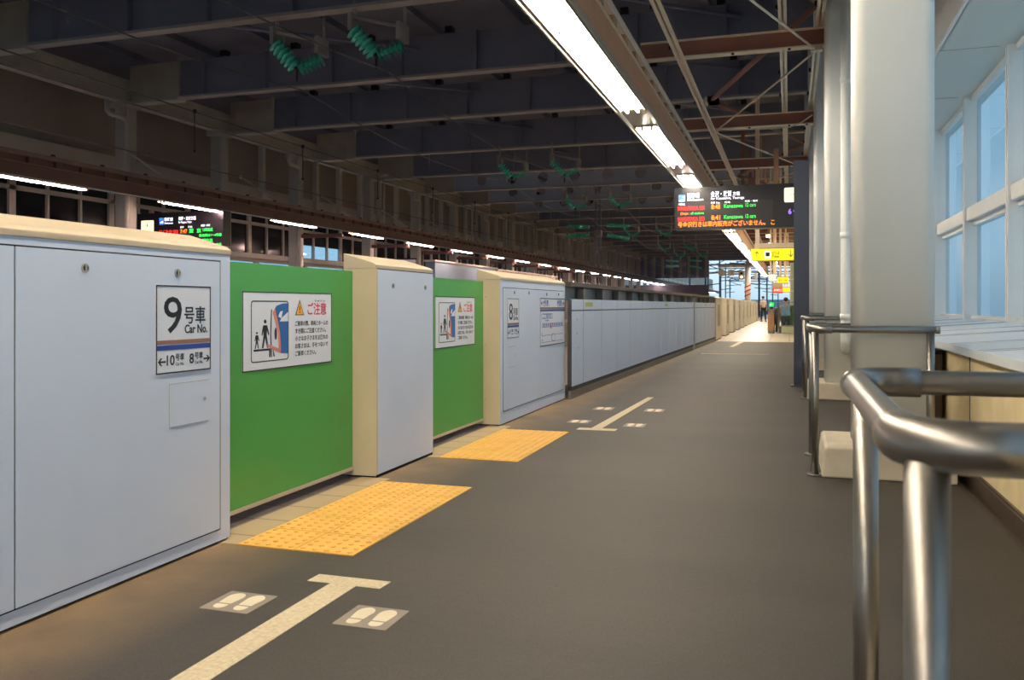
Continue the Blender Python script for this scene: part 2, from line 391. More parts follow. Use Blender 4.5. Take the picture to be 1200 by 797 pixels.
# ================================================================== HALL ROOF STEEL
def roof_beam(y, label, group, holes=False):
    t = thing('roof_beam', label, 'roof beam', (-17, y, 6.6), group)
    th = .03
    b = MB()
    if not holes:
        b.box(-15.4, 1.6, y-th, y+th, 6.66, 7.6)
        for k in range(9): x = -14.6+1.9*k; b.box(x-.02, x+.02, y-.16, y+.16, 6.66, 7.6)
    else:
        xs = [-15.4]; hs = [-14+1.52*k for k in range(10)]
        # web built from strips around octagonal openings
        r = .27; zc = 7.13
        prev = -15.4
        for hx in hs:
            b.box(prev, hx-r, y-th, y+th, 6.66, 7.6)
            n = 8
            up = [(hx-r+2*r*k/n, zc+math.sqrt(max(0, r*r-(-r+2*r*k/n)**2))) for k in range(n+1)]
            b.prism(up+[(hx+r, 7.6), (hx-r, 7.6)], 'y', y-th, y+th)
            dn = [(p[0], 2*zc-p[1]) for p in up]
            b.prism(dn+[(hx+r, 6.66), (hx-r, 6.66)], 'y', y-th, y+th)
            prev = hx+r
        b.box(prev, 1.6, y-th, y+th, 6.66, 7.6)
    b.build('web', 'roof_steel_lit' if holes else 'roof_steel', t)
    b = MB(); b.box(-17, -15.4, y-.05, y+.05, 6.6, 7.6); b.box(-17, -15.35, y-.16, y+.16, 6.55, 6.62); b.box(-15.44, -15.36, y-.1, y+.1, 6.6, 7.65)
    b.build('end_haunch', 'roof_pale', t)
    b = MB(); b.box(-15.4, 1.6, y-.13, y+.13, 6.6, 6.66); b.build('bottom_flange', 'roof_flange', t)
    for k in range(8): x = -14+2.1*k; MB().box(x-.09, x+.09, y-.1, y+.1, 7.6, 7.76).build('purlin_cleat', 'black_metal', t)
    return t
BY = [4.5, 9.4, 14.3, 19.1, 23.5, 28.8, 33.9]+[38.8+P49*k for k in range(13)]
for i, y in enumerate(BY):
    h = 6 < i < 10
    if i < 10: lab = '%s deep dark steel roof beam%s across the hall, counted from the camera' % (ORD[i], ' with round openings' if h else '')
    else: lab = 'far dark steel roof beam across the hall beyond the beams with round openings'
    roof_beam(y, lab, 'roof beams across the hall' if i < 10 else 'far roof beams across the hall', h)
t = thing('eaves_girder', 'long pale steel girder along the column heads of the opposite platform', 'girder', (-17, -5, 6.5))
b = MB(); b.box(-17.03, -16.97, -30, 103, 6.6, 7.2); b.build('web', 'roof_pale', t)
b = MB(); b.box(-17.15, -16.85, -30, 103, 6.54, 6.6); b.build('bottom_flange', 'roof_pale', t)
# ridge bracing between beams (loose struts above the flanges)
for i, (y0, y1) in enumerate(zip(BY[1:7], BY[2:8])):
    t = thing('roof_brace', 'crossed dark angle struts between the %s and %s roof beams' % (ORD[i+1], ORD[i+2]), 'roof brace', (-9, y0, 7.0), 'roof bracing')
    MB().tube((-14, y0+.03, 7.3), (-8.5, y1-.03, 7.3), .045, n=4).build('strut', 'roof_steel', t)
    MB().tube((-6.5, y0+.03, 7.3), (-1, y1-.03, 7.3), .045, n=4).build('strut', 'roof_steel', t)

# ================================================================== OPPOSITE PLATFORM
for i, y in enumerate(COLY):
    near = i < 7
    t = thing('wall_column', ('%s grey steel column of the opposite platform, counted from the camera' % ORD[i]) if i < 10 else 'distant grey column in the dense row at the end of the opposite platform',
              'column', (-17, y, 0), 'columns of the opposite platform' if i < 10 else 'distant columns of the opposite platform')
    MB().box(-17.2, -16.8, y-.2, y+.2, 0, 6.55, bev=.03).build('shaft', 'far_column', t)
    MB().box(-17.28, -16.72, y-.28, y+.28, 6.4, 6.54).build('head_plate', 'roof_pale', t)
    if i in (2, 4, 6, 8, 10, 12):
        MB().path([(-16.6, y-.42, 0), (-16.6, y-.42, 5.9), (-16.6, y-.44, 6.0), (-16.6, y-.6, 6.05), (-16.6, y-1.0, 6.05), (-16.6, y-1.1, 6.12), (-16.6, y-1.1, 6.4)], .07).build('downpipe', 'roof_pale', t)
# wall posts and vents between the columns of the dense far part
k = 0
for i in range(44):
    y = 25.2+1.75*i
    if min(abs(y-c) for c in COLY) < .5: continue
    o = MB().box(-17.1, -16.92, y-.09, y+.09, 4.4, 6.55).build('wall_post', 'far_column')
    tag(o, 'slim grey post between the columns above the opposite light beam', 'post', 'slim posts above the opposite light beam')
def truss(name, label, x0, x1, y0, y1, mats, zb):
    """box beam with a slotted upper chord, zb = bottom"""
    t = thing(name, label, 'light beam', ((x0+x1)/2, y0, zb))
    web, fl = mats
    MB().box(x0, x1, y0, y1, zb, zb+.28).build('box_beam', web, t)
    MB().box(x0-.02, x1+.02, y0, y1, zb+.28, zb+.30).build('flange', fl, t)
    b = MB(); n = int((y1-y0)/.7)
    for k in range(n):
        y = y0+.7*k; b.box(x0+.01, x1-.01, y, y+.2, zb+.30, zb+.44)
    b.build('spacer_blocks', web, t)['kind'] = 'stuff'
    MB().box((x0+x1)/2-.01, (x0+x1)/2+.01, y0, y1, zb+.30, zb+.44).build('centre_web', web, t)
    MB().box(x0, x1, y0, y1, zb+.44, zb+.54).build('top_chord', fl, t)
    b = MB()
    for k in range(int((y1-y0)/1.4)): b.box(x0+.02, x0+.08, y0+1.4*k, y0+1.4*k+.08, zb+.54, zb+.60)
    b.build('lugs', 'black_metal', t)['kind'] = 'stuff'
    return t
tr = truss('opposite_light_beam', 'long brown beam carrying lamps above the opposite platform', -15.14, -14.96, 2, 200, ('brown_opposite', 'brown_opposite_chord'), 3.76)
i = 0
for k in range(26):
    y = 13.3+P49*k
    b = MB(); b.tube((-15.05, y, 4.32), (-16.2, y-.2, 5.1), .03, n=8); b.ball((-16.2, y-.2, 5.1), .06)
    o = b.build('tie_rod', 'far_column')
    tag(o, ('%s slanted tie rod holding the opposite light beam' % ORD[k]) if k < 5 else 'small slanted tie rod far along the opposite light beam', 'tie rod', 'tie rods of the opposite light beam' if k < 5 else 'far tie rods of the opposite light beam')
    if k > 2:
        b = MB(); b.tube((-15.05, y+2.5, 4.32), (-15.05, y+2.5, 6.2), .035, n=8); b.tube((-15.2, y+2.5, 6.2), (-14.9, y+2.5, 6.2), .06, n=8)
        o = b.build('hanger_pipe', 'far_column')
        tag(o, ('%s thin vertical hanger pipe above the opposite light beam' % ORD[k-3]) if k < 8 else 'tiny vertical hanger pipe far along the opposite light beam', 'pipe', 'hanger pipes of the opposite light beam' if k < 8 else 'far hanger pipes of the opposite light beam')
def lamp(x, y0, ntube, tubemat, xs, z, label, group, panw, full=None):
    t = thing('fluorescent_lamp', label, 'lamp', (x, y0, z), group)
    L = 1.2*ntube
    b = MB(); b.prism([(x-panw, z+.075), (x-panw, z+.02), (x-panw*.86, z+.05), (x+panw*.86, z+.05), (x+panw, z+.02), (x+panw, z+.075)], 'y', y0-.03, y0+L+.03); b.build('reflector_pan', 'lamp_pan', t)
    for k in range(ntube):
        for dx in xs:
            tb = MB().tube((x+dx, y0+1.2*k+.03, z+.01), (x+dx, y0+1.2*(k+1)-.03, z+.01), .016, n=8).build('tube', tubemat, t)
    b = MB()
    for k in range(ntube+1):
        for dx in xs: b.box(x+dx-.012, x+dx+.012, y0+1.2*k-.03 if k else y0-.03, y0+1.2*k+.03, z-.01, z+.06)
    b.build('lamp_holders', 'lamp_pan', t)
    return t

first = None
for k in range(-1, 36):
    y = 12.95+P49*k
    lab = ('%s pink-white lamp under the opposite light beam' % ORD[k+1]) if k < 8 else 'tiny far lamp in the receding line under the opposite light beam'
    grp = 'lamps under the opposite light beam' if k < 8 else 'far lamps under the opposite light beam'
    if first is None: first = lamp(-14.95, y, 2, 'tube_far', (-.0, .07), 3.68, lab, grp, .11); y_first = y
    else: dup(first, (0, y-y_first, 0), lab, grp)
t = thing('lamp_raceway', 'thin pale raceway strip joining the lamps of the opposite light beam', 'cable raceway', (-14.95, 2, 3.7))
MB().box(-15.0, -14.9, 2, 200, 3.745, 3.765).build('strip', 'lamp_pan', t)
# brown lower cross members behind the opposite light beam
for k, y in enumerate(COLY[4:12]):
    o = MB().box(-17, -15.1, y-.06, y+.06, 3.55, 3.68, bev=.01).build('cross_member', 'brown_opposite')
    tag(o, '%s brown cross member from the opposite light beam to the columns' % ORD[k], 'cross member', 'brown cross members of the opposite platform')
# waiting rooms on the opposite platform
t = thing('waiting_room', 'blue-grey panelled shelter on the opposite platform behind the second green door', 'shelter', (-16, 38, 0))
MB().box(-16.5, -16, 37.8, 46.6, 0, 3.2).build('panel_wall', 'opp_panel', t)
MB().box(-16.5, -15.9, 37.6, 46.8, 3.2, 3.28).build('roof', 'far_frame', t)
t = thing('waiting_room', 'cream shelter with upright panel joints on the opposite platform', 'shelter', (-16, 47, 0))
MB().box(-16.5, -16, 47.0, 60, 0, 3.15).build('panel_wall', 'opp_cream', t)
b = MB()
for k in range(8): b.box(-16, -15.97, 48+1.5*k, 48.06+1.5*k, .1, 3.15)
b.build('panel_joint', 'far_column', t)
MB().box(-16.5, -15.9, 46.9, 60.2, 3.15, 3.22).build('roof', 'opp_cream', t)
t = thing('notice_sign', 'small white notice with a red mark on the opposite platform beside the cabinet top', 'sign', (-15.5, 30, 0))
MB().box(-15.9, -14.6, 32.4, 32.46, 1.9, 3.0).build('panel', 'sign_white', t)
b = MB(); b.poly(ellipse(-14.85, 2.72, .13, .13), MY(0, 32.39, 0), 'sign_red'); b.build('red_mark', 'sign_red', t)
MB().box(-15.95, -14.55, 32.43, 32.5, 3.0, 3.06).build('frame', 'sign_black', t)
b = MB(); b.tube((-15.8, 32.45, 0), (-15.8, 32.45, 1.9), .03); b.tube((-14.7, 32.45, 0), (-14.7, 32.45, 1.9), .03); b.build('post', 'steel_dull', t)

# ================================================================== INSULATORS AND CATENARY
def insulator(x, y, z, label, group, s=1.0):
    t = thing('insulator_string', label, 'insulator', (x, y, z), group)
    def string(p0, p1, n):
        b = MB(); p0, p1 = Vector(p0), Vector(p1); d = (p1-p0)/n
        for k in range(n):
            c = p0+d*(k+.5)
            b.tube(c-d*.28, c+d*.08, .165, None, 18, .05); b.tube(c+d*.08, c+d*.72, .045, None, 10)
        return b
    a = (x-.42, y-.12, z+.42); c = (x-.02, y, z-.05); e_ = (x+.47, y+.1, z+.14)
    string(a, c, 6).build('insulator_discs', 'insulator', t); string(e_, c, 6).build('insulator_discs', 'insulator', t)
    b = MB(); b.box(x-.5, x-.42, y-.2, y+.2, z+.42, z+.75); b.tube((x-.46, y-.1, z+.68), (x+.5, y+.12, z+.46), .035, n=6); b.box(x+.42, x+.5, y-.1, y+.3, z+.2, z+.52)
    b.tube((x-.46, y, z+.6), (x-.46, y, z+1.1), .04, n=6); b.tube((x+.46, y+.2, z+.5), (x+.46, y+.2, z+1.2), .03, n=6)
    b.build('bracket', 'roof_flange', t)
    b = MB(); b.ball(c, .06); b.tube(c, (c[0], c[1], c[2]-.25), .02, n=6); b.build('clamp', 'black_metal', t)
    return t
i0 = insulator(-9.05, 14.6, 5.75, 'green glass insulator string in a V, nearest and left of the front pair', None)
LB = ['nearest', 'second', 'third']
spots = [(-7.2, 14.3), (-9.25, 28.8), (-7.35, 28.8), (-9.4, 38.8), (-7.35, 38.8)]
labs = ['green glass insulator string in a V, nearest and right of the front pair', 'smaller green insulator string, left of the second pair under the roof', 'smaller green insulator string, right of the second pair under the roof',
        'small green insulator string, left of the third pair before the beams with round openings', 'small green insulator string, right of the third pair before the beams with round openings']
for (x, y), lb in zip(spots, labs): dup(i0, (x+9.05, y-14.6, -.1 if y > 20 else 0), lb)
for x, y in ((-9.4, 53.5), (-7.4, 53.5), (-9.4, 68.2), (-7.4, 68.2), (-9.4, 78), (-7.4, 78)):
    dup(i0, (x+9.05, y-14.6, -.25), 'tiny far green insulator string beyond the hanging catenary post', 'far green insulators')
# horizontal strain insulators on a hanging post
for (y, x, first_) in ((47, -10.1, True), (86, -9.9, False)):
    t = thing('hanging_post', 'dark steel post hanging from the roof between green strain insulators' if first_ else 'tiny distant hanging post with green strain insulators', 'hanging post', (x, y, 4.2))
    b = MB(); b.box(x-.16, x-.06, y-.05, y+.05, 4.0, 7.6); b.box(x+.06, x+.16, y-.05, y+.05, 4.0, 7.6)
    for k in range(6): b.box(x-.16, x+.16, y-.03, y+.03, 4.2+.6*k, 4.28+.6*k)
    b.build('post', 'roof_steel', t)
    MB().box(x-.2, x+.2, y-.2, y+.2, 4.95, 5.3, bev=.03).build('junction_box', 'roof_flange', t)
    for sx in (-1, 1):
        for dz0, dz1 in ((.35, .45), (-.1, -.35) if sx < 0 else (-.35, -.1)):
            b = MB(); p0 = Vector((x+sx*.5, y, 5.12+(dz0 if sx < 0 else dz1))); p1 = Vector((x+sx*1.75, y, 5.12+(dz1 if sx < 0 else dz0) if dz0 > 0 else 5.12+dz0)); d = (p1-p0)/11
            for k in range(11): c = p0+d*(k+.5); b.tube(c-d*.3, c+d*.1, .14, None, 12, .06); b.tube(c+d*.1, c+d*.6, .05, None, 8)
            b.build('strain_insulator', 'insulator', t)
# wires along the tracks
def wire(pts, label, r=.011):
    o = MB().path(pts, r, n=6).build('overhead_wire', 'wire'); tag(o, label, 'wire')
def sag(x, z, y0, y1, n=6, s=.25, dx=0):
    P = []
    for k in range(n):
        for j in range(6):
            f = j/6; P.append((x+dx*(k+f)/n, y0+(y1-y0)*(k+f)/n, z-s*4*f*(1-f)))
    return P+[(x+dx, y1, z)]
wire(sag(-9.1, 5.35, 2.3, 103, 8, .35), 'messenger wire sagging from the first left green insulator along the track', .014)
wire(sag(-7.15, 5.5, 2.0, 103, 8, .35), 'messenger wire under the right-hand green insulators', .014)
wire([(-9.1, 2, 4.05), (-9.1, 103, 4.05)], 'lower contact wire of the far track', .013)
wire([(-13.9, 3, 5.85), (-13.6, 103, 5.9)], 'thin dark wire running high before the opposite columns', .018)
wire([(-13.2, 5, 4.35), (-13.2, 103, 4.5)], 'thin wire crossing just above the opposite light beam', .012)
for k in range(10):
    y = 16.5+P49*k
    xd = -13.9+.003*(y+1.2-3)
    o = MB().tube((xd, y+1.2, 5.86), (xd, y+1.2, 4.9), .012, n=6)
    o.ball((xd, y+1.2, 5.87), .06); o.ball((xd, y+1.2, 4.9), .035)
    o = o.build('dropper_rod', 'black_metal'); tag(o, ('%s thin dropper rod hanging from the high dark wire' % ORD[k]) if k < 3 else 'distant dropper rod hanging from the high dark wire', 'dropper rod', 'dropper rods on the high wire' if k < 3 else 'far dropper rods on the high wire')

# ================================================================== OWN PLATFORM: CANOPY FRAME
XT0, XT1 = -2.20, -1.78
truss('platform_light_beam', 'long brown slotted beam carrying the bright lamps over the platform', -1.92, -1.78, -28, 80, ('brown_steel', 'brown_lit'), 3.79)
t = thing('lamp_trough', 'continuous cream metal trough above the bright platform lamps', 'lamp trough', (-2.0, -3, 3.76))
MB().box(-2.2, -1.8, -28, 80, 3.765, 3.785).build('back_plate', 'lamp_pan', t)
MB().prism([(-2.22, 3.70), (-2.2, 3.70), (-2.19, 3.785), (-2.22, 3.785)], 'y', -28, 80).build('left_lip', 'lamp_pan', t)
MB().prism([(-1.8, 3.785), (-1.8, 3.72), (-1.78, 3.72), (-1.78, 3.785)], 'y', -28, 80).build('right_lip', 'lamp_pan', t)
first = None
for k in range(-6, 15):
    y = 7.75+P49*k if k > 0 else 6.65+P49*k
    lab = ('%s bright lamp of twin tubes over the platform, counted from the camera' % ORD[k+1]) if k < 4 else 'far bright lamp in the line over the platform, seen beneath the departure board'
    grp = 'lamps over the platform' if k < 4 else 'far lamps over the platform'
    if k < -1: lab, grp = 'bright lamp over the platform behind the camera', 'lamps behind the camera'
    if k < 1: lamp(-1.985, y, 4, 'tube_near', (-.07, .07), 3.69, lab, grp, .17)
    elif first is None: first = lamp(-1.985, y, 3, 'tube_near', (-.07, .07), 3.69, lab, grp, .17); y_first = y
    else: dup(first, (0, y-y_first, 0), lab, grp)
CB = [6.7+P49*k for k in range(-2, 15)]
for k, y in enumerate(CB):
    lab = ('%s brown cross beam of the canopy frame, from light beam to column' % ORD[k]) if k < 6 else 'far brown cross beam of the canopy frame beyond the departure board'
    t = thing('canopy_beam', lab, 'beam', (-.7, y, 4.4), 'canopy cross beams' if k < 6 else 'far canopy cross beams')
    MB().box(-1.9, 1.55, y-.02, y+.02, 4.42, 4.62).build('web', 'brown_shaded', t)
    b = MB(); b.box(-1.9, 1.55, y-.07, y+.07, 4.4, 4.42); b.box(-1.9, 1.55, y-.07, y+.07, 4.62, 4.64); b.build('flange', 'brown_lit', t)
    b = MB()
    for xx in (-1.4, -.7, 0, .3): b.tube((xx, y-.05, 4.38), (xx, y-.05, 4.41), .02, n=6)
    b.build('bolt', 'black_metal', t)
for nm, lb, x, z0, z1, w, m in (('canopy_purlin', 'pale brown purlin crossing beneath the canopy beams right of the lamps', -1.33, 4.28, 4.4, .055, 'brown_lit'),
                      ('canopy_purlin', 'pale purlin above the canopy beams midway to the columns', -.08, 4.64, 4.76, .05, 'brown_lit'),
                      ('canopy_purlin', 'pale purlin above the canopy beams beside the column line', .36, 4.64, 4.76, .05, 'brown_lit')):
    t = thing(nm, lb, 'purlin', (x, -3, z0))
    b = MB(); b.box(x-w, x+w, -3, 80, z0, z0+.015); b.box(x-.008, x+.008, -3, 80, z0, z1); b.build('angle', m, t)
    b = MB()
    for k in range(-3, 54): b.box(x-w-.03, x-w+.01, 1.5*k+.2, 1.5*k+.26, z0, z0+.05)
    b.build('clips', 'black_metal', t)['kind'] = 'stuff'
pts = [(-1.33, CB[2]), (.33, CB[3]), (-1.33, CB[4]), (.33, CB[5]), (-1.33, CB[6]), (.33, CB[7])]
for i, (a, c) in enumerate(zip(pts, pts[1:])):
    t = thing('bracing_rod', '%s thin pale bracing rod zigzagging under the canopy frame' % ORD[i], 'bracing rod', (a[0], a[1], 4.35), 'canopy bracing rods')
    MB().tube((a[0], a[1], 4.36), (c[0], c[1], 4.36), .014, n=8).build('rod', 'brown_lit', t)
    mx = [(p+q)/2 for p, q in zip(a, c)]; d = Vector((c[0]-a[0], c[1]-a[1], 0)).normalized()*.15
    MB().tube((mx[0]-d.x, mx[1]-d.y, 4.36), (mx[0]+d.x, mx[1]+d.y, 4.36), .024, n=8).build('turnbuckle', 'brown_lit', t)
    MB().box(c[0]-.07, c[0]+.07, c[1]-.09, c[1]+.02, 4.34, 4.4).build('gusset_plate', 'brown_lit', t)
for i, y in enumerate(CB[2:7]):
    t = thing('diagonal_brace', '%s thick brown diagonal brace above the canopy beams' % ORD[i], 'brace', (-1.2, y, 4.9), 'thick canopy braces')
    s_ = 1 if i % 2 else -1
    MB().tube((.35 if s_ > 0 else -1.4, y, 4.95), (-1.4 if s_ > 0 else .35, y+P49, 4.95), .04, n=8).build('brace_pipe', 'brown_shaded', t)
    MB().box(-1.45 if s_ < 0 else -1.5, -1.25, y+(0 if s_ < 0 else P49)-.15, y+(0 if s_ < 0 else P49)+.15, 4.9, 5.0).build('gusset_plate', 'brown_lit', t)
t = thing('service_cable', 'thin sagging cable slung along the second canopy beam to the columns', 'cable', (-1.2, 16.3, 4.3))
MB().path([(-1.3, 16.35, 4.36), (-.9, 16.3, 4.34), (-.4, 16.3, 4.33), (0, 16.2, 4.31), (.2, 16.0, 4.34), (.38, 15.8, 4.42)], .012, n=6).build('cable_run', 'brown_lit', t)
# upper struts from canopy to roof beyond
for k in range(6, 12):
    for x in (-1.3, -.1):
        o = MB().box(x-.05, x+.05, CB[k]-.05, CB[k]+.05, 4.64, 6.6).build('canopy_hanger', 'brown_shaded')
        tag(o, 'far brown hanger post between canopy and roof', 'hanger post', 'far canopy hanger posts')

# ================================================================== COLUMNS ON THE PLATFORM
CY = [1.42+P49*k for k in range(0, 6)]
for k, y in enumerate(CY):
    lab = ['ivory box column beside the camera inside the near steel guard rail', 'large ivory box column standing on a concrete plinth at the right', 'second ivory column behind the large one, with a drainpipe before it',
           'third ivory column, just right of the dark blue post', 'fourth ivory column hidden behind the dark blue post', 'fifth ivory column far down the platform'][k]
    t = thing('platform_column', lab, 'column', (.65, y, 0), 'ivory columns along the platform')
    MB().prism(rrect(.41, .895, y-.243, y+.243, .07, 6), 'z', .18, 7.58, smooth=True).build('shaft', 'column_ivory', t)
    b = MB(); b.prism([(.20, 0), (.22, .19), (.24, .2), (1.0, .2), (1.0, 0)], 'y', y-.36, y+.42); b.build('plinth', 'concrete', t, bevel=.012)
    if k:
        s = kids(t)[0]
t = thing('drainpipe', 'slim ivory drainpipe standing before the second column', 'pipe', (.63, 10.7, 0))
MB().path([(.625, 10.72, 7.4), (.625, 10.72, .9), (.625, 10.73, .72), (.63, 10.8, .62), (.64, 10.95, .6)], .058, n=16).build('pipe', 'column_ivory', t)
b = MB()
for z in (.95, 3.7, 1.9, 5.6): MB().tube((.625, 10.72, z), (.625, 10.72, z+.07), .065, n=16).build('pipe_socket', 'column_ivory', t)
# dark blue H post
t = thing('blue_post', 'dark blue steel H-section post standing beside the departure board', 'post', (.13, 12.55, 0))
b = MB(); b.box(.06, .26, 12.53, 12.55, 0, 3.12); b.box(.06, .26, 12.73, 12.75, 0, 3.12); b.box(.15, .17, 12.55, 12.73, 0, 3.12); b.build('h_section', 'blue_steel', t)
MB().box(.02, .30, 12.48, 12.8, 0, .015).build('base_plate', 'blue_steel', t)
# steel cover post at the wall
t = thing('wall_cover', 'narrow brown steel cover against the low wall behind the large column', 'wall cover', (1.0, 7.3, 0))
MB().box(.98, 1.07, 7.0, 7.6, .0, .76, bev=.004).build('cover_box', 'brown_plate', t)
MB().box(.96, 1.07, 6.98, 7.62, .76, .79).build('cover_cap', 'gap_black', t)

# ================================================================== GUARD RAILS
def rail(y0, y1, x0, x1, label, open_end):
    t = thing('guard_rail', label, 'guard rail', (x0, y0, 0), 'stainless guard rails around the columns')
    z = .965; r = .0243; rr = .075
    P = [(x1, y0, z)]
    for k in range(7):
        a = PI/2*k/6; P.append((x0+rr-rr*math.sin(a), y0+rr-rr*math.cos(a), z))
    for k in range(7):
        a = PI/2*k/6; P.append((x0+rr-rr*math.cos(a), y1-rr+rr*math.sin(a), z))
    P.append((x1, y1, z))
    MB().path(P, r, n=20).build('handrail', 'steel', t)
    MB().path([(x0+rr+.05, y0, z)]+P[1:8]+[(x0, y0+rr+.02, z)], r*1.22, n=24).build('elbow_fitting', 'steel', t)
    MB().path([(x0, y1-rr-.02, z)]+P[8:15]+[(x0+rr+.05, y1, z)], r*1.22, n=24).build('elbow_fitting', 'steel', t)
    if open_end:
        b = MB(); b.tube((x1-.02, y0, z), (x1+.004, y0, z), r*1.06, n=20); b.build('end_cap', 'steel_dull', t)
    for (px, py) in ((x0+rr*.25 if 0 else x0+.022, y0+.022), (x0+.022, y1-.022), (x1-.05, y0), (x1-.05, y1)):
        p = MB().tube((px, py, 0), (px, py, z-.01), r, n=20).build('post', 'steel', t)
        MB().tube((px, py, 0), (px, py, .012), .055, n=20).build('floor_flange', 'steel', t)
rail(1.04, 1.9, .125, 1.0, 'stainless guard rail right beside the camera, out of focus', False)
rail(6.0, 6.86, .14, .90, 'stainless guard rail around the large ivory column', True)
rail(10.95, 11.8, .16, .95, 'stainless guard rail around the second column by the blue post', False)
rail(15.85, 16.7, .16, .95, 'stainless guard rail around the third column beyond the blue post', False)

# ================================================================== PLATFORM GATES
XC, XB = -2.5536, -2.785
def lock(parent, y, z, x=XC+.006):
    b = MB(); b.tube((x, y, z), (x+.004, y, z), .018, 'screw', 20); b.tube((x+.004, y, z), (x+.006, y, z), .012, 'gap_black', 14); b.box(x+.006, x+.008, y-.004, y+.004, z-.012, z+.012, 'screw')
    b.build('lock', 'screw', parent)
def cabinet(y0, y1, seams, locks, label, side='gate_cream', plate=False, bottom=.07, top=1.325, hatch=None, frame=.08):
    t = thing('gate_cabinet', label, 'gate cabinet', (XC, y0, 0), 'cabinets of the platform gates')
    b = MB(); b.box(XB, XC, y0, y1, .012, 1.36, 'gate_grey'); b.box(XB, XC-.002, y0-.003, y0, .012, 1.36, side)
    b.build('body', 'gate_grey', t)
    b = MB(); b.prism([(XC+.004, 1.36), (XC+.004, 1.386), (XC-.02, 1.40), (XB, 1.462), (XB, 1.36)], 'y', y0-.006, y1+.006); b.build('sloped_cap', 'gate_cream', t, bevel=.004)
    MB().box(XB+.02, XC-.02, y0+.01, y1-.01, 0, .014).build('plinth', 'gap_black', t)
    # recessed joint lines and door leaves
    if not plate:
        s = [y0+.0]+seams+[y1-frame]
        MB().box(XC, XC+.002, y0+.002 if seams and y0 < 0 else y0+frame-.005, y1-frame+.005, bottom-.006, top+.006, 'gap_black').build('door_rebate', 'gap_black', t)
        lo = y0 if y0 < 0 else y0+frame
        ed = [lo]+seams+[y1-frame]
        for a, c in zip(ed, ed[1:]):
            d = MB().box(XC, XC+.006, a+.003, c-.003, bottom, top, bev=.0015).build('service_door', 'gate_grey', t)
    else:
        MB().box(XC, XC+.004, y0+.004, y1-.004, .0, 1.362, 'gap_black').build('door_rebate', 'rust', t)
        MB().box(XC, XC+.008, y0+.008, y1-.003, .02, 1.356, bev=.002).build('service_door', 'gate_grey', t)
    doors = [o for o in kids(t) if o.name.startswith('service_door')]
    for y, z in locks:
        dr = [o for o in doors if min(v.co.y for v in o.data.vertices) <= y <= max(v.co.y for v in o.data.vertices)]
        lock((dr or doors)[0], y, z, XC+.006 if not plate else XC+.008)
    if hatch:
        ya, yb, za, zb = hatch
        MB().box(XC+.006, XC+.0068, ya-.003, yb+.003, za-.003, zb+.003).build('hatch_rebate', 'screw', t)
        h = MB().box(XC+.006, XC+.009, ya, yb, za, zb).build('hatch', 'gate_grey', t)
        b = MB().tube((XC+.009, yb-.03, (za+zb)/2+.01), (XC+.012, yb-.03, (za+zb)/2+.01), .008, n=12); b.build('hatch_lock', 'screw', h)
    return t
A = cabinet(-3.0, 3.52, [0.0, 1.15, 2.31], [(2.62, 1.262), (3.14, 1.262), (1.5, 1.262), (2.0, 1.262)], 'nearest wide white gate cabinet with the large car 9 sign', hatch=(3.09, 3.35, .593, .777))
B = cabinet(5.05, 5.98, [], [(5.29, 1.252), (5.83, 1.252)], 'narrow white gate cabinet standing between the two green doors', plate=True)
b = MB(); b.box(XC+.0, XC+.0085, 5.045, 5.06, .02, 1.36); b.build('side_flashing', 'gate_cream', B)
C_ = cabinet(7.58, 10.0, [8.83], [(7.99, 1.245), (8.48, 1.25), (9.16, 1.242), (9.68, 1.249)], 'white gate cabinet with the car 8 sign beside the long fence', bottom=.128, top=1.285, hatch=(7.78, 8.06, .53, .72))
b = MB()
for z in (1.2, .75, .25): b.tube((XC-.14, 7.577, z), (XC-.14, 7.57, z), .008, n=8)
b.build('side_screw', 'screw', C_)
def gate_door(y0, y1, label):
    t = thing('sliding_gate', label, 'gate door', (-2.72, y0, .06), 'green sliding gate doors')
    MB().box(-2.745, -2.72, y0-.4, y1-.012, .062, 1.345, bev=.003).build('door_leaf', 'gate_green', t)
    MB().box(-2.75, -2.705, y1-.014, y1+.03, .06, 1.36).build('rubber_seal', 'gap_black', t)
    MB().box(-2.745, -2.715, y0-.4, y1-.012, .045, .066).build('bottom_edge', 'gate_cream', t)
    return t
gate_door(3.52, 5.08, 'green sliding gate door with warning sign beside the nearest cabinet')
gate_door(6.0, 7.62, 'green sliding gate door between the narrow cabinet and the car 8 cabinet')

# ---- signs on gates
def border(b, u0, u1, v0, v1, w, M, m, th=.0012):
    for r in (rect(u0, u1, v0, v0+w), rect(u0, u1, v1-w, v1), rect(u0, u0+w, v0, v1), rect(u1-w, u1, v0, v1)): b.poly(r, M, m, th)
def rborder(b, u0, u1, v0, v1, r, w, M, m):
    o = rrect(u0, u1, v0, v1, r); i = rrect(u0+w, u1-w, v0+w, v1-w, r-w); n = len(o)
    for k in range(n): b.poly([o[k], o[(k+1) % n], i[(k+1) % n], i[k]], M, m, .001)
def arrow(b, x, y, L, M, m, sgn=1, w=.008):
    b.poly(rect(min(x, x+sgn*L), max(x, x+sgn*L), y-w/2, y+w/2), M, m)
    for s in (-1, 1):
        tip = (x+sgn*L, y); h = L*.38
        q = [(tip[0]+sgn*w*.5, y), (tip[0]-sgn*h+sgn*w*.5, y+s*h), (tip[0]-sgn*h-sgn*w*.7, y+s*h), (tip[0]-sgn*w*.9, y)]
        if (s*sgn) < 0: q = q[::-1]
        b.poly(q, M, m)
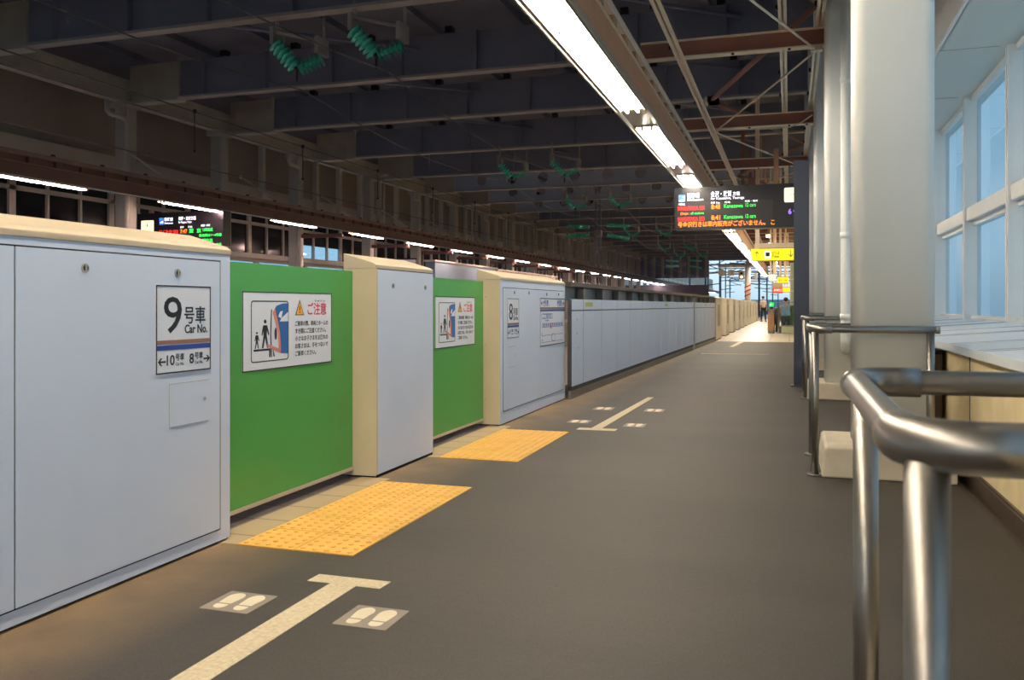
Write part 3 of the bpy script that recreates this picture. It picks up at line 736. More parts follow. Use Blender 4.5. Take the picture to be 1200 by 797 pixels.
def car_sign(y0, z0, num, lf, rt, label, xs=XC+.007):
    t = thing('car_number_sign', label, 'sign', (xs, y0, z0))
    Wd, Hh = .365, .385
    M = MX(xs, y0, z0)
    b = MB(); b.poly(rrect(0, Wd, 0, Hh, .008), M, None, .002); b.build('sign_plate', 'sign_white', t)
    M2 = MX(xs+.002, y0, z0)
    b = MB(); border(b, 0.002, Wd-.002, 0.002, Hh-.002, .006, M2, None); b.build('border', 'sign_black', t)
    b = MB(); b.poly(rect(.008, Wd-.008, .128, .146), M2, None); b.build('brown_stripe', 'sign_brown', t)
    b = MB(); b.poly(rect(.008, Wd-.008, .103, .124), M2, None); b.build('blue_stripe', 'sign_blue', t)
    b = MB()
    b.text(num, .225, M2 @ Matrix.Translation((.05, .178, 0)), None, offset=.0006, width=.115)
    b.text('号車', .083, M2 @ Matrix.Translation((.18, .222, 0)), None, offset=.001, width=.145)
    b.text('Car No.', .052, M2 @ Matrix.Translation((.184, .174, 0)), None, offset=.0012, width=.155)
    b.text(lf, .062, M2 @ Matrix.Translation((.068, .038, 0)), None, offset=.001, width=.05 if len(lf) > 1 else .028)
    b.text('号車', .033, M2 @ Matrix.Translation((.124, .058, 0)), None, offset=.0006, width=.056)
    b.text('Car No.', .02, M2 @ Matrix.Translation((.126, .034, 0)), None, width=.054)
    b.text(rt, .062, M2 @ Matrix.Translation((.215, .038, 0)), None, offset=.001, width=.03)
    b.text('号車', .033, M2 @ Matrix.Translation((.252, .058, 0)), None, offset=.0006, width=.056)
    b.text('Car No.', .02, M2 @ Matrix.Translation((.254, .034, 0)), None, width=.054)
    arrow(b, .062, .054, .044, M2, None, -1); arrow(b, .312, .054, .04, M2, None, 1)
    b.build('lettering', 'sign_black', t)
car_sign(3.0, .824, '9', '10', '8', 'white car number sign reading 9 on the nearest cabinet')
car_sign(7.765, .805, '8', '9', '7', 'white car number sign reading 8 on the far cabinet')
def route_sign():
    xs = XC+.007; y0, z0 = 8.89, .675; Wd, Hh = 1.07, .525
    t = thing('route_map_sign', 'white route map notice beside the car 8 sign', 'sign', (xs, y0, z0))
    M = MX(xs, y0, z0); M2 = MX(xs+.002, y0, z0)
    b = MB(); b.poly(rrect(0, Wd, 0, Hh, .01), M, None, .002); b.build('sign_plate', 'sign_white', t)
    b = MB(); border(b, 0, Wd, 0, Hh, .01, M2, None); b.build('border', 'sign_black', t)
    b = MB(); b.poly(rect(.01, Wd-.01, .405, .425), M2, None); b.build('brown_stripe', 'sign_brown', t)
    b = MB(); b.poly(rect(.01, Wd-.01, .38, .402), M2, None); b.build('blue_stripe', 'sign_blue', t)
    b = MB()
    b.text('9号車', .06, M2 @ Matrix.Translation((.12, .455, 0)), None, offset=.001, width=.22); b.text('Car No. 9', .028, M2 @ Matrix.Translation((.12, .435, 0)), None, width=.26)
    b.text('8号車', .06, M2 @ Matrix.Translation((.72, .455, 0)), None, offset=.001, width=.2); b.text('Car No. 8', .028, M2 @ Matrix.Translation((.74, .435, 0)), None, width=.2)
    arrow(b, .11, .47, .07, M2, None, -1, .012); arrow(b, .95, .47, .07, M2, None, 1, .012)
    rborder(b, .06, .5, .3, .355, .012, .006, M2, None)
    b.text('ご案内', .05, M2 @ Matrix.Translation((.14, .312, 0)), None, width=.3)
    b.text('Guide', .03, M2 @ Matrix.Translation((.2, .272, 0)), None, width=.15)
    b.poly(rect(.08, 1.0, .205, .211), M2, None)
    for k in range(14):
        if k != 5: b.poly(rect(.11+.063*k, .14+.063*k, .216, .25), M2, None)
    b.poly(rect(.06, .98, .115, .119), M2, None); b.poly(rect(.06, .98, .04, .044), M2, None)
    b.poly(ellipse(.55, .085, .08, .045, 14), M2, None, .0006); b.text('①', .03, M2 @ Matrix.Translation((.06, .125, 0)), None); b.text('②', .03, M2 @ Matrix.Translation((.08, .055, 0)), None)
    b.build('lettering', 'sign_blue', t)
    b = MB(); b.poly(rect(.42, .46, .19, .25), M2, None, .0015); b.build('red_marker', 'sign_red', t)
    b = MB(); b.poly(ellipse(.55, .085, .07, .039, 14), MX(xs+.0028, y0, z0), None, .0006); b.build('map_fill', 'sign_white', t)
route_sign()
def warn_sign(y0, label):
    xs = -2.719; z0 = .768; Wd, Hh = .92, .427
    t = thing('warning_sign', label, 'sign', (xs, y0, z0))
    M = MX(xs, y0, z0); M2 = MX(xs+.002, y0, z0); M3 = MX(xs+.003, y0, z0); M4 = MX(xs+.004, y0, z0)
    b = MB(); b.poly(rrect(0, Wd, 0, Hh, .01), M, None, .002); b.build('sign_plate', 'sign_white', t)
    b = MB(); border(b, 0, Wd, 0, Hh, .006, M2, None); rborder(b, .075, .435, .045, .378, .02, .006, M2, None)
    # platform edge, people
    b.poly(rect(.1, .255, .105, .116), M2, None); b.poly(rect(.243, .256, .068, .105), M2, None)
    def fig(cu, v0, h, m=None):
        b.poly(ellipse(cu, v0+h*.93, h*.06*1.3, h*.07), M2, None)
        b.poly([(cu-h*.09, v0+h*.42), (cu+h*.09, v0+h*.42), (cu+h*.12, v0+h*.8), (cu-h*.12, v0+h*.8)], M2, None)
        b.poly([(cu-h*.2, v0), (cu-h*.11, v0), (cu+h*.02, v0+h*.45), (cu-h*.09, v0+h*.45)], M2, None)
        b.poly([(cu+h*.12, v0), (cu+h*.2, v0), (cu+h*.09, v0+h*.45), (cu-h*.03, v0+h*.45)], M2, None)
        b.poly([(cu-h*.22, v0+h*.46), (cu-h*.17, v0+h*.44), (cu-h*.04, v0+h*.78), (cu-h*.12, v0+h*.8)], M2, None)
        b.poly([(cu+h*.04, v0+h*.78), (cu+h*.19, v0+h*.44), (cu+h*.25, v0+h*.48), (cu+h*.12, v0+h*.8)], M2, None)
    fig(.205, .12, .155); fig(.128, .12, .09)
    # train profile line
    b.poly([(.262, .33), (.27, .33), (.262, .19), (.27, .07), (.262, .065), (.253, .19)], M2, None)
    b.poly([(.285, .07), (.298, .07), (.285, .1), (.275, .13)], M2, None); b.poly(ellipse(.305, .195, .012, .035, 10), M3, None)
    # warning triangle mark
    b.build('pictogram', 'sign_black', t)
    def arc(r0, r1, c, t0, t1, n=10):
        return ellipse(*c, r0[0], r0[1], n, t0, t1)+ellipse(*c, r1[0], r1[1], n, t1, t0)
    b = MB(); b.poly([(.355, .085), (.429, .08), (.429, .365), (.37, .362), (.315, .35), (.298, .335), (.345, .2)], M2, None, .001); b.build('train_nose', 'train_blue', t)
    b = MB(); b.poly([(.276, .315), (.325, .2), (.335, .11), (.357, .105), (.347, .2), (.3, .335)], M3, None); b.poly([(.225, .142), (.225, .126), (.355, .085), (.355, .106)], M3, None); b.build('train_stripe', 'train_pink', t)
    b = MB(); b.poly([(.33, .29), (.35, .318), (.375, .322), (.36, .28)], M3, None); b.poly([(.345, .262), (.36, .28), (.429, .315), (.429, .262)], M3, None); b.build('train_window', 'sign_white', t)
    b = MB(); b.poly([(.505, .295), (.6, .295), (.5525, .385)], M2, None); b.build('triangle_edge', 'sign_black', t)
    b = MB(); b.poly([(.515, .3), (.59, .3), (.5525, .372)], M3, None); b.build('triangle', 'sign_orange', t)
    b = MB(); b.poly(rect(.5485, .5565, .322, .35), M4, None); b.poly(rect(.5485, .5565, .308, .316), M4, None); b.build('exclamation_mark', 'sign_black', t)
    b = MB(); b.text('ご注意', .078, M2 @ Matrix.Translation((.64, .302, 0)), None, offset=.0009, width=.215); b.build('red_lettering', 'sign_red', t)
    b = MB(); b.text('ちゅう い', .015, M2 @ Matrix.Translation((.72, .375, 0)), None, width=.12)
    for k, (s_, w_) in enumerate((('ご乗車の際、車両とホームの', .37), ('すき間にご注意ください。', .345), ('小さなお子さまをお連れの', .37), ('お客さまは、手をつないで', .37), ('ご乗車ください。', .23))):
        b.text(s_, .032, M2 @ Matrix.Translation((.505, .235-.0435*k, 0)), None, offset=.0005, width=w_)
    b.build('lettering', 'sign_black', t)
warn_sign(3.85, 'warning sign with train pictogram on the nearest green door')
warn_sign(6.42, 'warning sign with train pictogram on the farther green door')

# ---- long fence
XF = -2.50
def fence():
    t = thing('sliding_fence', 'long white panelled gate fence running down to the tiled area', 'fence', (XF, 10.0, 0))
    ys = [10.0]+[10.57+1.03*k for k in range(17)]+[27.4]
    for k, (a, c) in enumerate(zip(ys, ys[1:])):
        dx = .28*(a-10)/17.4
        dc = .28*(c-10)/17.4
        for z0, z1 in ((.15, 1.052), (1.066, 1.195)):
            MB().prism([(XF+dx, a+.012), (XF+dx+.03, a+.012), (XF+dc+.03, c-.012), (XF+dc, c-.012)], 'z', z0, z1).build('fence_panel' if z1 < 1.1 else 'upper_panel', 'gate_grey', t)
    b = MB(); n = 40
    def strip(z0, z1, o0, o1, m):
        b = MB(); b.prism([(XF+o0, 10.0), (XF+o1, 10.0), (XF+o1+.28, 27.45), (XF+o0+.28, 27.45)], 'z', z0, z1); return b
    strip(0, .145, -.01, .018, 0).build('kick_plate', 'steel_dull', t)
    strip(1.04, 1.19, -.02, .027, 0).build('backing_rail', 'joint_dark', t)
    strip(.1, 1.05, -.02, .027, 0).build('backing_sheet', 'joint_dark', t)
    strip(1.35, 1.40, -.2, .02, 0).build('top_cap', 'brown_plate', t)
    strip(1.18, 1.36, -.16, -.14, 0).build('upper_infill', 'fence_grey', t)
    for k in range(15):
        y = 10.9+1.1*k; dx = .28*(y-10)/17.4
        b = MB(); b.box(XF+dx-.13, XF+dx-.04, y-.04, y+.04, 1.0, 1.34); b.build('top_post', 'steel', t)
    for y in (21.95, 27.35):
        dx = .28*(y-10)/17.4
        MB().box(XF+dx-.02, XF+dx+.055, y-.04, y+.04, 0, 1.32 if y < 25 else 1.36).build('joint_post', 'fence_grey', t)
    for y in (10.95, 17.5, 24.8):
        dx = .28*(y-10)/17.4
        b = MB(); b.poly(rect(-.3, .3, 1.105, 1.16), MX(XF+dx+.031, y, 0), None, .001); b.build('yellow_label', 'label_yellow', t)
    b = MB()
    for y, z in ((10.25, .95), (10.25, .78), (10.3, .6), (16.8, .72), (17.2, .66), (17.2, .74)):
        dx = .28*(y-10)/17.4; b.tube((XF+dx+.03, y, z), (XF+dx+.035, y, z), .012, n=8)
    b.build('screw_head', 'screw', t)
fence()
# ---- far gates beyond the tiled line
y = 27.5; i = 0
CATS = []
while y < 68:
    L = 1.7 if i else 2.6
    t = thing('gate_cabinet', ('cream gate cabinet at the start of the tiled area' if i == 0 else '%s cream gate cabinet counted from the end of the long fence' % ORD[i]) if i < 6 else 'tiny cream gate cabinet at the far end of the platform', 'gate cabinet', (-2.2, y, 0), 'far cream gate cabinets')
    MB().box(-2.45, -2.2, y, y+L, .03, 1.34, bev=.01).build('body', 'gate_far', t)
    MB().box(-2.43, -2.21, y+.02, y+L-.02, 0, .04).build('plinth', 'gap_black', t)
    MB().prism([(-2.19, 1.34), (-2.19, 1.36), (-2.45, 1.43), (-2.45, 1.34)], 'y', y-.01, y+L+.01).build('sloped_cap', 'gate_far', t)
    MB().box(-2.2, -2.195, y+L*.35, y+L*.75, .45, 1.15).build('service_door', 'fence_grey', t)
    y += L
    if y < 66:
        t = thing('sliding_gate', ('beige recessed gate door after the %s cream cabinet' % ORD[i].replace('nearest', 'first')) if i < 6 else 'tiny beige gate door at the far end of the platform', 'gate door', (-2.36, y, .05), 'far beige gate doors')
        MB().box(-2.38, -2.35, y, y+2.3, .08, 1.3).build('door_leaf', 'gate_far', t)
        MB().box(-2.35, -2.345, y+1.1, y+1.2, .08, 1.3).build('door_seam', 'gap_black', t)
    y += 2.3; i += 1

# ================================================================== TACTILE PADS AND MARKINGS
def pad(x0, y0, label):
    t = thing('tactile_paving', label, 'tactile paving', (x0, y0, 0), 'yellow tactile pads at the gates')
    MB().box(x0, x0+.61, y0, y0+1.52, 0, .003).build('joint_bed', 'tactile_joint', t)
    for i in range(2):
        for j in range(5):
            xa, ya = x0+.305*i+.002, y0+.304*j+.002
            b = MB(); b.box(xa+.001, xa+.299, ya+.001, ya+.297, .001, .006, bev=.001)
            for u in range(5):
                for v in range(5):
                    cx, cy = xa+.03+.06*u, ya+.03+.06*v
                    b.tube((cx, cy, .006), (cx, cy, .011), .014, None, 8, .007)
            b.build('tactile_tile', 'tactile', t)
pad(-2.46, 3.44, 'yellow tactile pad in front of the nearest green door')
pad(-2.455, 5.87, 'yellow tactile pad in front of the farther green door')
def mark(name, polys, label, cat='floor marking'):
    b = MB()
    for p in polys: b.prism(p, 'z', .0002, .002)
    return tag(b.build(name, 'paint_line'), label, cat)
mark('queue_line', [[(-1.765, .7), (-1.65, .7), (-1.645, 3.085), (-1.76, 3.085)], [(-1.865, 3.08), (-1.54, 3.08), (-1.535, 3.17), (-1.862, 3.17)]], 'nearest cream T-shaped queue line painted on the asphalt')
mark('queue_line', [[(-1.72, 7.7), (-1.625, 7.7), (-1.57, 10.5), (-1.64, 10.5)], [(-1.83, 7.58), (-1.48, 7.6), (-1.48, 7.72), (-1.83, 7.7)]], 'farther cream T-shaped queue line by the long fence')
mark('queue_line', [[(-1.95, 20.35), (-.45, 20.45), (-.45, 20.6), (-1.95, 20.5)]], 'thin pale line across the asphalt before the tiled area')
mark('queue_line', [[(-1.55, 24.0), (-1.43, 24.0), (-1.33, 27.3), (-1.48, 27.3)]], 'short cream stripe on the asphalt at the tile edge')
def prints(x0, y0, s, label, yl=.2):
    t = thing('footprint_sticker', label, 'floor sticker', (x0, y0, 0), 'footprint stickers')
    MB().prism(rrect(x0, x0+s, y0, y0+yl, .006, 2), 'z', .0002, .0016).build('plate', 'sticker_grey', t)
    for cx in (x0+s*.29, x0+s*.71):
        b = MB(); w = s*.16
        sole = [(cx-w*.8, y0+yl*.36), (cx+w*.8, y0+yl*.36)]+ellipse(cx, y0+yl*.7, w, yl*.22, 10, 0, PI)
        heel = [(cx+w*.75, y0+yl*.31), (cx-w*.75, y0+yl*.31)]+ellipse(cx, y0+yl*.22, w*.75, yl*.12, 8, PI, 2*PI)
        b.prism(sole, 'z', .0016, .0026); b.prism(heel, 'z', .0016, .0026); b.build('shoe_print', 'print_cream', t)
prints(-2.08, 2.68, .208, 'grey footprint sticker left of the nearest queue line')
prints(-1.532, 2.69, .208, 'grey footprint sticker right of the nearest queue line')
prints(-2.03, 8.0, .205, 'footprint sticker left of the farther queue line, near its crossbar', .22)
prints(-2.02, 9.08, .205, 'footprint sticker left of the farther queue line, near its far end', .26)
prints(-1.47, 7.9, .19, 'footprint sticker right of the farther queue line, near its crossbar', .24)
prints(-1.47, 9.08, .2, 'footprint sticker right of the farther queue line, near its far end', .26)

# ================================================================== DEPARTURE BOARDS
def shink_logo(b, x, z, s, y):
    pass
def board(x0, x1, z0, z1, y, label, kind):
    t = thing('departure_board', label, 'departure board', ((x0+x1)/2, y, z0))
    MB().box(x0, x1, y, y+.34, z0, z1, bev=.01).build('housing', 'board_dark', t)
    W_, H_ = x1-x0, z1-z0
    M = MY(x0, y, z0); M2 = MY(x0, y-.003, z0)
    s = kids(t)
    def px(u, v): return (u*W_, v*H_)
    def T(mat_, body, u, v, size, w, off=.002):
        off = off*.4
        b = MB(); b.text(body, size, M2 @ Matrix.Translation((u*W_, v*H_, 0)), None, offset=off, width=w*W_); b.build('lettering', mat_, t)
    if kind == 'near':
        b = MB(); b.poly(rect(.02*W_, .78*W_, .05*H_, .98*H_*.66), M, None, .002); b.build('screen', 'screen_dark', t)
        b = MB(); b.poly(rrect(.035*W_, .09*W_, .66*H_, .83*H_, .015), M, None, .002); b.build('line_emblem', 'led_blue', t)
        b = MB(); b.poly([(.04*W_, .7*H_), (.085*W_, .74*H_), (.085*W_, .68*H_), (.04*W_, .68*H_)][::-1], M2, None, .002); b.poly([(.06*W_, .77*H_), (.085*W_, .8*H_), (.085*W_, .765*H_)], M2, None, .002); b.build('emblem_wave', 'led_white', t)
        T('led_white', '新幹線', .105, .755, .12, .1); T('led_white', 'Shinkansen', .105, .68, .075, .13)
        T('led_white', '金沢・敦賀', .295, .765, .13, .165); T('led_white', '方面', .47, .775, .09, .055); T('led_white', 'for Kanazawa, Tsuruga', .295, .69, .075, .265)
        T('led_white', '列車名', .035, .585, .05, .05, .0006); T('led_white', '発車  Dep.', .295, .60, .045, .075, .0006); T('led_white', '行先', .405, .60, .045, .045, .0006); T('led_white', '両数・備考', .565, .61, .045, .1, .0006)
        T('led_red', 'HAKUTAKA 551', .03, .46, .12, .215, .005); T('led_orange', '8:48', .3, .47, .14, .07, .004); T('led_green', 'Kanazawa', .4, .49, .11, .15, .003); T('led_green', '12 cars', .57, .50, .11, .08, .003)
        T('led_orange', '(Stops :', .05, .36, .075, .075, .001); T('led_green', 'all stations', .135, .36, .075, .105, .001)
        T('led_red', 'HAKUTAKA 553', .03, .205, .12, .215, .005); T('led_orange', '8:41', .3, .215, .14, .07, .004); T('led_green', 'Kanazawa', .4, .235, .11, .15, .003); T('led_green', '12 cars', .57, .24, .11, .08, .003)
        T('led_orange', '号金沢行きは車内販売がございません。 こ', .03, .075, .12, .765, .004)
        b = MB(); b.poly(rrect(.868*W_, 1.0*W_-.01, .57*H_, .9*H_, .03), M, None, .004); b.build('clock_face', 'clock_face', t)
        cu, cv = .925*W_, .735*H_; Mc = MY(x0, y-.005, z0)
        b = MB()
        for k in range(12):
            a = k*PI/6; b.poly(ellipse(cu+.105*math.cos(a), cv+.105*math.sin(a), .009, .009, 8), Mc, None, .001)
        for a, L in ((2.45, .06), (.35, .09)):
            d = Vector((math.cos(a), math.sin(a))); n = Vector((-d.y, d.x))*.006; p = Vector((cu, cv)); q = p+d*L
            b.poly([tuple(p-n), tuple(q-n), tuple(q+n), tuple(p+n)], Mc, None, .001)
        b.build('clock_hands', 'sign_black', t)
        T('led_violet', '6', .9, .3, .15, .022, .004); T('led_violet', '▸', .938, .33, .1, .012, .002)
    else:
        b = MB(); b.poly(rrect(.05*W_, .2*W_, .42*H_, .79*H_, .03), M, None, .004); b.build('clock_face', 'clock_face', t)
        b = MB(); cu, cv = .125*W_, .6*H_; Mc = MY(x0, y-.005, z0)
        for k in range(12):
            a = k*PI/6; b.poly(ellipse(cu+.12*math.cos(a), cv+.12*math.sin(a), .01, .01, 8), Mc, None, .001)
        for a, L in ((1.9, .07), (1.5, .1)):
            d = Vector((math.cos(a), math.sin(a))); n = Vector((-d.y, d.x))*.008; p = Vector((cu, cv)); q = p+d*L
            b.poly([tuple(p-n), tuple(q-n), tuple(q+n), tuple(p+n)], Mc, None, .001)
        b.build('clock_hands', 'sign_black', t)
        b = MB(); b.poly(rrect(.265*W_, .315*W_, .65*H_, .85*H_, .015), M, None, .002); b.build('line_emblem', 'led_blue', t)
        b = MB(); b.poly([(.27*W_, .71*H_), (.31*W_, .77*H_), (.31*W_, .69*H_)][::-1], M2, None, .002); b.build('emblem_wave', 'led_white', t)
        T('led_white', '新幹線', .325, .76, .11, .1, .004); T('led_white', 'Shinkansen', .325, .67, .07, .1, .002)
        T('led_white', '長野・東京方面', .49, .77, .11, .2, .004); T('led_white', 'for Nagano, Tokyo', .49, .68, .08, .15, .003)
        T('led_white', '発車', .51, .54, .06, .04, .001); T('led_white', '行先', .6, .54, .06, .05, .001); T('led_white', '両数・備考', .75, .57, .06, .1, .001)
        T('led_red', 'はくたか 552', .265, .39, .13, .22, .006); T('led_orange', '7:47', .51, .39, .15, .08, .004); T('led_green', '東  京', .61, .4, .13, .14, .004); T('led_green', '12両編成', .77, .43, .1, .11, .003)
        T('led_green', '自由席は1〜4号車', .73, .28, .09, .25, .002); T('led_green', '上越妙高', .72, .12, .11, .16, .003); T('led_green', '停車', .92, .02, .08, .06, .002)
    for xx in (x0+.35, x1-.5): MB().box(xx-.05, xx+.05, y+.12, y+.22, z1, z1+.75 if kind == 'near' else z1+.1).build('hanger', 'brown_steel', t)
    return t
board(-2.34, .24, 2.73, 3.63, 18.6, 'dark LED departure board with clock hanging over the platform by the blue post', 'near')
board(-17.6, -14.72, 2.75, 3.72, 20.0, 'dark LED departure board with clock over the opposite platform', 'far')

# ================================================================== FAR PLATFORM FITTINGS
def hsign(x0, x1, z0, z1, y, m, label, texts, hang=None, name='hanging_sign'):
    t = thing(name, label, 'hanging sign', ((x0+x1)/2, y, z0))
    MB().box(x0, x1, y, y+.2, z0, z1, bev=.01).build('light_box', m, t)
    b = MB(); b.box(x0-.02, x1+.02, y+.01, y+.19, z1, z1+.03); b.box(x0-.02, x1+.02, y+.01, y+.19, z0-.03, z0); b.build('frame', 'brown_steel', t)
    W_, H_ = x1-x0, z1-z0
    for mm, s, u, v, sz, w in texts:
        b = MB(); b.text(s, sz, MY(x0, y-.004, z0) @ Matrix.Translation((u*W_, v*H_, 0)), None, offset=.002, width=w*W_); b.build('lettering', mm, t)
    if hang:
        for xx in (x0+.3*W_, x0+.75*W_): MB().box(xx-.03, xx+.03, y+.07, y+.13, z1, hang).build('hanger', 'brown_lit', t)
    return t
t = hsign(-1.1, .85, 2.48, 2.82, 27.0, 'sign_yellow', 'wide yellow exit direction sign with arrows beyond the departure board',
      [('sign_black', '↑', .05, .25, .26, .07), ('sign_black', 'のりば', .31, .5, .12, .11), ('sign_black', 'Tracks', .31, .22, .1, .11), ('sign_black', '↓', .55, .22, .3, .07), ('sign_black', '出口', .72, .48, .15, .18), ('sign_black', 'Exit', .72, .2, .1, .14)])
b = MB(); b.poly(rrect(.38, .58, .06, .28, .03), MY(-1.1, 26.995, 2.48), None, .002); b.build('train_symbol_plate', 'sign_lit_white', t)
b = MB(); b.poly(rrect(.42, .54, .11, .24, .03), MY(-1.1, 26.99, 2.48), None, .002); b.build('train_symbol', 'sign_black', t)
t2 = thing('sign_bracket', 'pale brown frame rail above the wide yellow sign', 'bracket', (-.8, 27.1, 2.9))
b = MB(); b.box(-.98, .85, 27.05, 27.17, 2.85, 3.0); b.build('cross_rail', 'brown_lit', t2)
b = MB(); b.box(-.98, -.86, 27.05, 27.17, 3.0, 7.6); b.box(.55, .63, 27.05, 27.17, 3.0, 7.6); b.box(-1.0, -.86, 27.0, 27.17, 2.82, 3.0); b.build('post', 'brown_lit', t2)
hsign(-.74, -.5, 2.05, 2.29, 34, 'sign_lit_white', 'small white square platform number sign hanging left of the yellow plate', [('sign_black', '12', .2, .25, .17, .6)], 7.76)
hsign(-.43, -.03, 1.98, 2.19, 34.2, 'sign_yellow', 'small yellow hanging sign beneath the wide one', [('sign_black', '出口 Exit', .1, .3, .1, .8)], 7.76)
hsign(-.65, -.26, 1.87, 2.01, 36.3, 'opp_cream', 'small plain beige plate hanging above the escalator', [], 7.76)
hsign(-.72, -.3, 1.7, 1.92, 41, 'sign_lit_red', 'small red lit sign over the escalator', [('sign_lit_white', '非常口', .1, .3, .12, .8)], 7.76)
hsign(-.3, .02, 1.74, 1.92, 41.1, 'sign_yellow', 'small yellow lit sign right of the red one over the escalator', [], 7.76)
# escalator
t = thing('escalator', 'escalator with steel end post and green glass balustrades at the tiled area', 'escalator', (-.7, 36, 0))
MB().prism(rrect(-.82, -.56, 36, 36.9, .1, 4), 'z', 0, .98).build('newel_casing', 'steel_dull', t)
MB().box(-.82, -.58, 35.97, 36.0, .12, .8).build('newel_panel', 'ochre', t)
MB().box(-.74, -.62, 36.02, 36.1, .98, 1.24).build('indicator_post', 'black_metal', t)
b = MB(); b.poly(rrect(-.76, -.6, 1.07, 1.24, .02), MY(0, 36.0, 0), None, .01); b.build('green_indicator', 'green_lit', t)
b = MB(); b.text('←', .1, MY(-.74, 35.985, 1.12), None, offset=.004); b.build('indicator_arrow', 'sign_lit_white', t)
P = [(-.5, 36.2, .35), (-.5, 36.02, .45), (-.5, 35.98, .6), (-.5, 36.05, .8), (-.5, 36.3, .95), (-.5, 37, 1.0), (-.5, 46, 1.0)]
MB().path(P, .05, n=10).build('handrail', 'rubber', t)
MB().box(-.53, -.47, 36.2, 46, .05, .95).build('balustrade', 'black_metal', t)
b = MB()
for k in range(26): b.box(-.46, .3, 36.35+.4*k, 36.75+.4*k, -.4-.055*k*(1+k*.12), .0-.055*k*(1+k*.12))
b.build('steps', 'black_metal', t)
b = MB(); b.box(-.32, .3, 36.0, 36.03, .32, 1.1); b.build('glass_panel', 'balustrade_glass', t)
b = MB(); b.box(-.30, .3, 36.02, 36.1, .02, .3); b.build('glass_base_panel', 'tower_green', t)
b = MB(); b.box(-.34, .32, 35.99, 36.05, .28, .33); b.box(-.34, .32, 35.98, 36.06, 1.1, 1.14); b.box(-.55, .32, 35.98, 36.04, 1.22, 1.25); b.build('rail_trim', 'steel_dull', t)
t = thing('elevator_tower', 'pale green glazed elevator tower behind the blue post', 'elevator tower', (.5, 37.5, 0))
MB().box(.05, 1.6, 38, 40, 0, 2.9).build('glazed_wall', 'tower_green', t)
b = MB()
for z in (.9, 1.7, 2.2, 2.85): b.box(.02, 1.63, 37.97, 38, z, z+.05)
b.box(.02, .07, 37.96, 38, 0, 2.9); b.build('frame', 'mast_paint', t)
# downlights over the tiled area
for k in range(9):
    for x in (-.9, .7):
        y = 29.5+5*k
        t = thing('ceiling_lamp', 'warm lamp under the canopy over the tiled area', 'lamp', (x, y, 4.2), 'warm lamps over the tiled area')
        b = MB(); b.tube((x, y+.2, 4.38), (x, y+.2, 7.76), .02, n=6); b.tube((x, y+1.05, 4.38), (x, y+1.05, 7.76), .02, n=6); b.build('stem', 'brown_steel', t)
        MB().box(x-.09, x+.09, y, y+1.25, 4.22, 4.38, bev=.01).build('housing', 'lamp_pan', t)
        MB().box(x-.07, x+.07, y+.03, y+1.22, 4.2, 4.225).build('diffuser', 'downlight', t)
# signal mast
t = thing('lamp_mast', 'cream mast with crossarm carrying hanging signal plates beyond the gates', 'mast', (-2.75, 62, 0))
b = MB(); b.tube((-2.75, 62, 0), (-2.75, 62, 4.1), .2, n=12); b.tube((-2.75, 62, 4.1), (-2.75, 62, 4.35), .2, None, 12, .02); b.build('pole', 'mast_paint', t)
MB().box(-4.75, -1.95, 61.9, 62.1, 3.78, 3.95).build('crossarm', 'mast_paint', t)
b = MB(); b.tube((-4.5, 61.85, 3.4), (-4.5, 61.95, 3.4), .25, n=20); b.build('round_plate', 'opp_cream', t)
MB().box(-4.1, -3.65, 61.85, 61.95, 3.2, 3.6).build('square_plate', 'opp_cream', t)
MB().box(-3.35, -2.98, 61.8, 62.0, 2.95, 3.55, bev=.05).build('signal_head', 'ochre', t)
b = MB(); b.tube((-3.16, 61.78, 3.35), (-3.16, 61.8, 3.35), .09, n=14); b.build('signal_lens', 'gap_black', t)
b = MB(); b.tube((-3.16, 61.77, 3.1), (-3.16, 61.8, 3.1), .1, n=14); b.build('lit_lens', 'sign_lit_white', t)
MB().box(-2.3, -2.1, 61.9, 62.1, 2.9, 3.4, bev=.05).build('small_lamp', 'mast_paint', t)
b = MB()
for x in (-4.5, -3.88, -3.16): b.box(x-.02, x+.02, 61.9, 61.95, 3.5, 3.8)
b.box(-2.75, -2.1, 61.95, 62.05, 2.75, 2.85); b.build('bracket', 'mast_paint', t)
b = MB()
for k in range(3): b.prism([(-2.96, 1.7+.3*k), (-2.96, 1.8+.3*k), (-2.54, 2.0+.3*k), (-2.54, 1.9+.3*k)], 'y', 61.78, 61.8)
b.build('warning_stripe', 'sign_red', t)
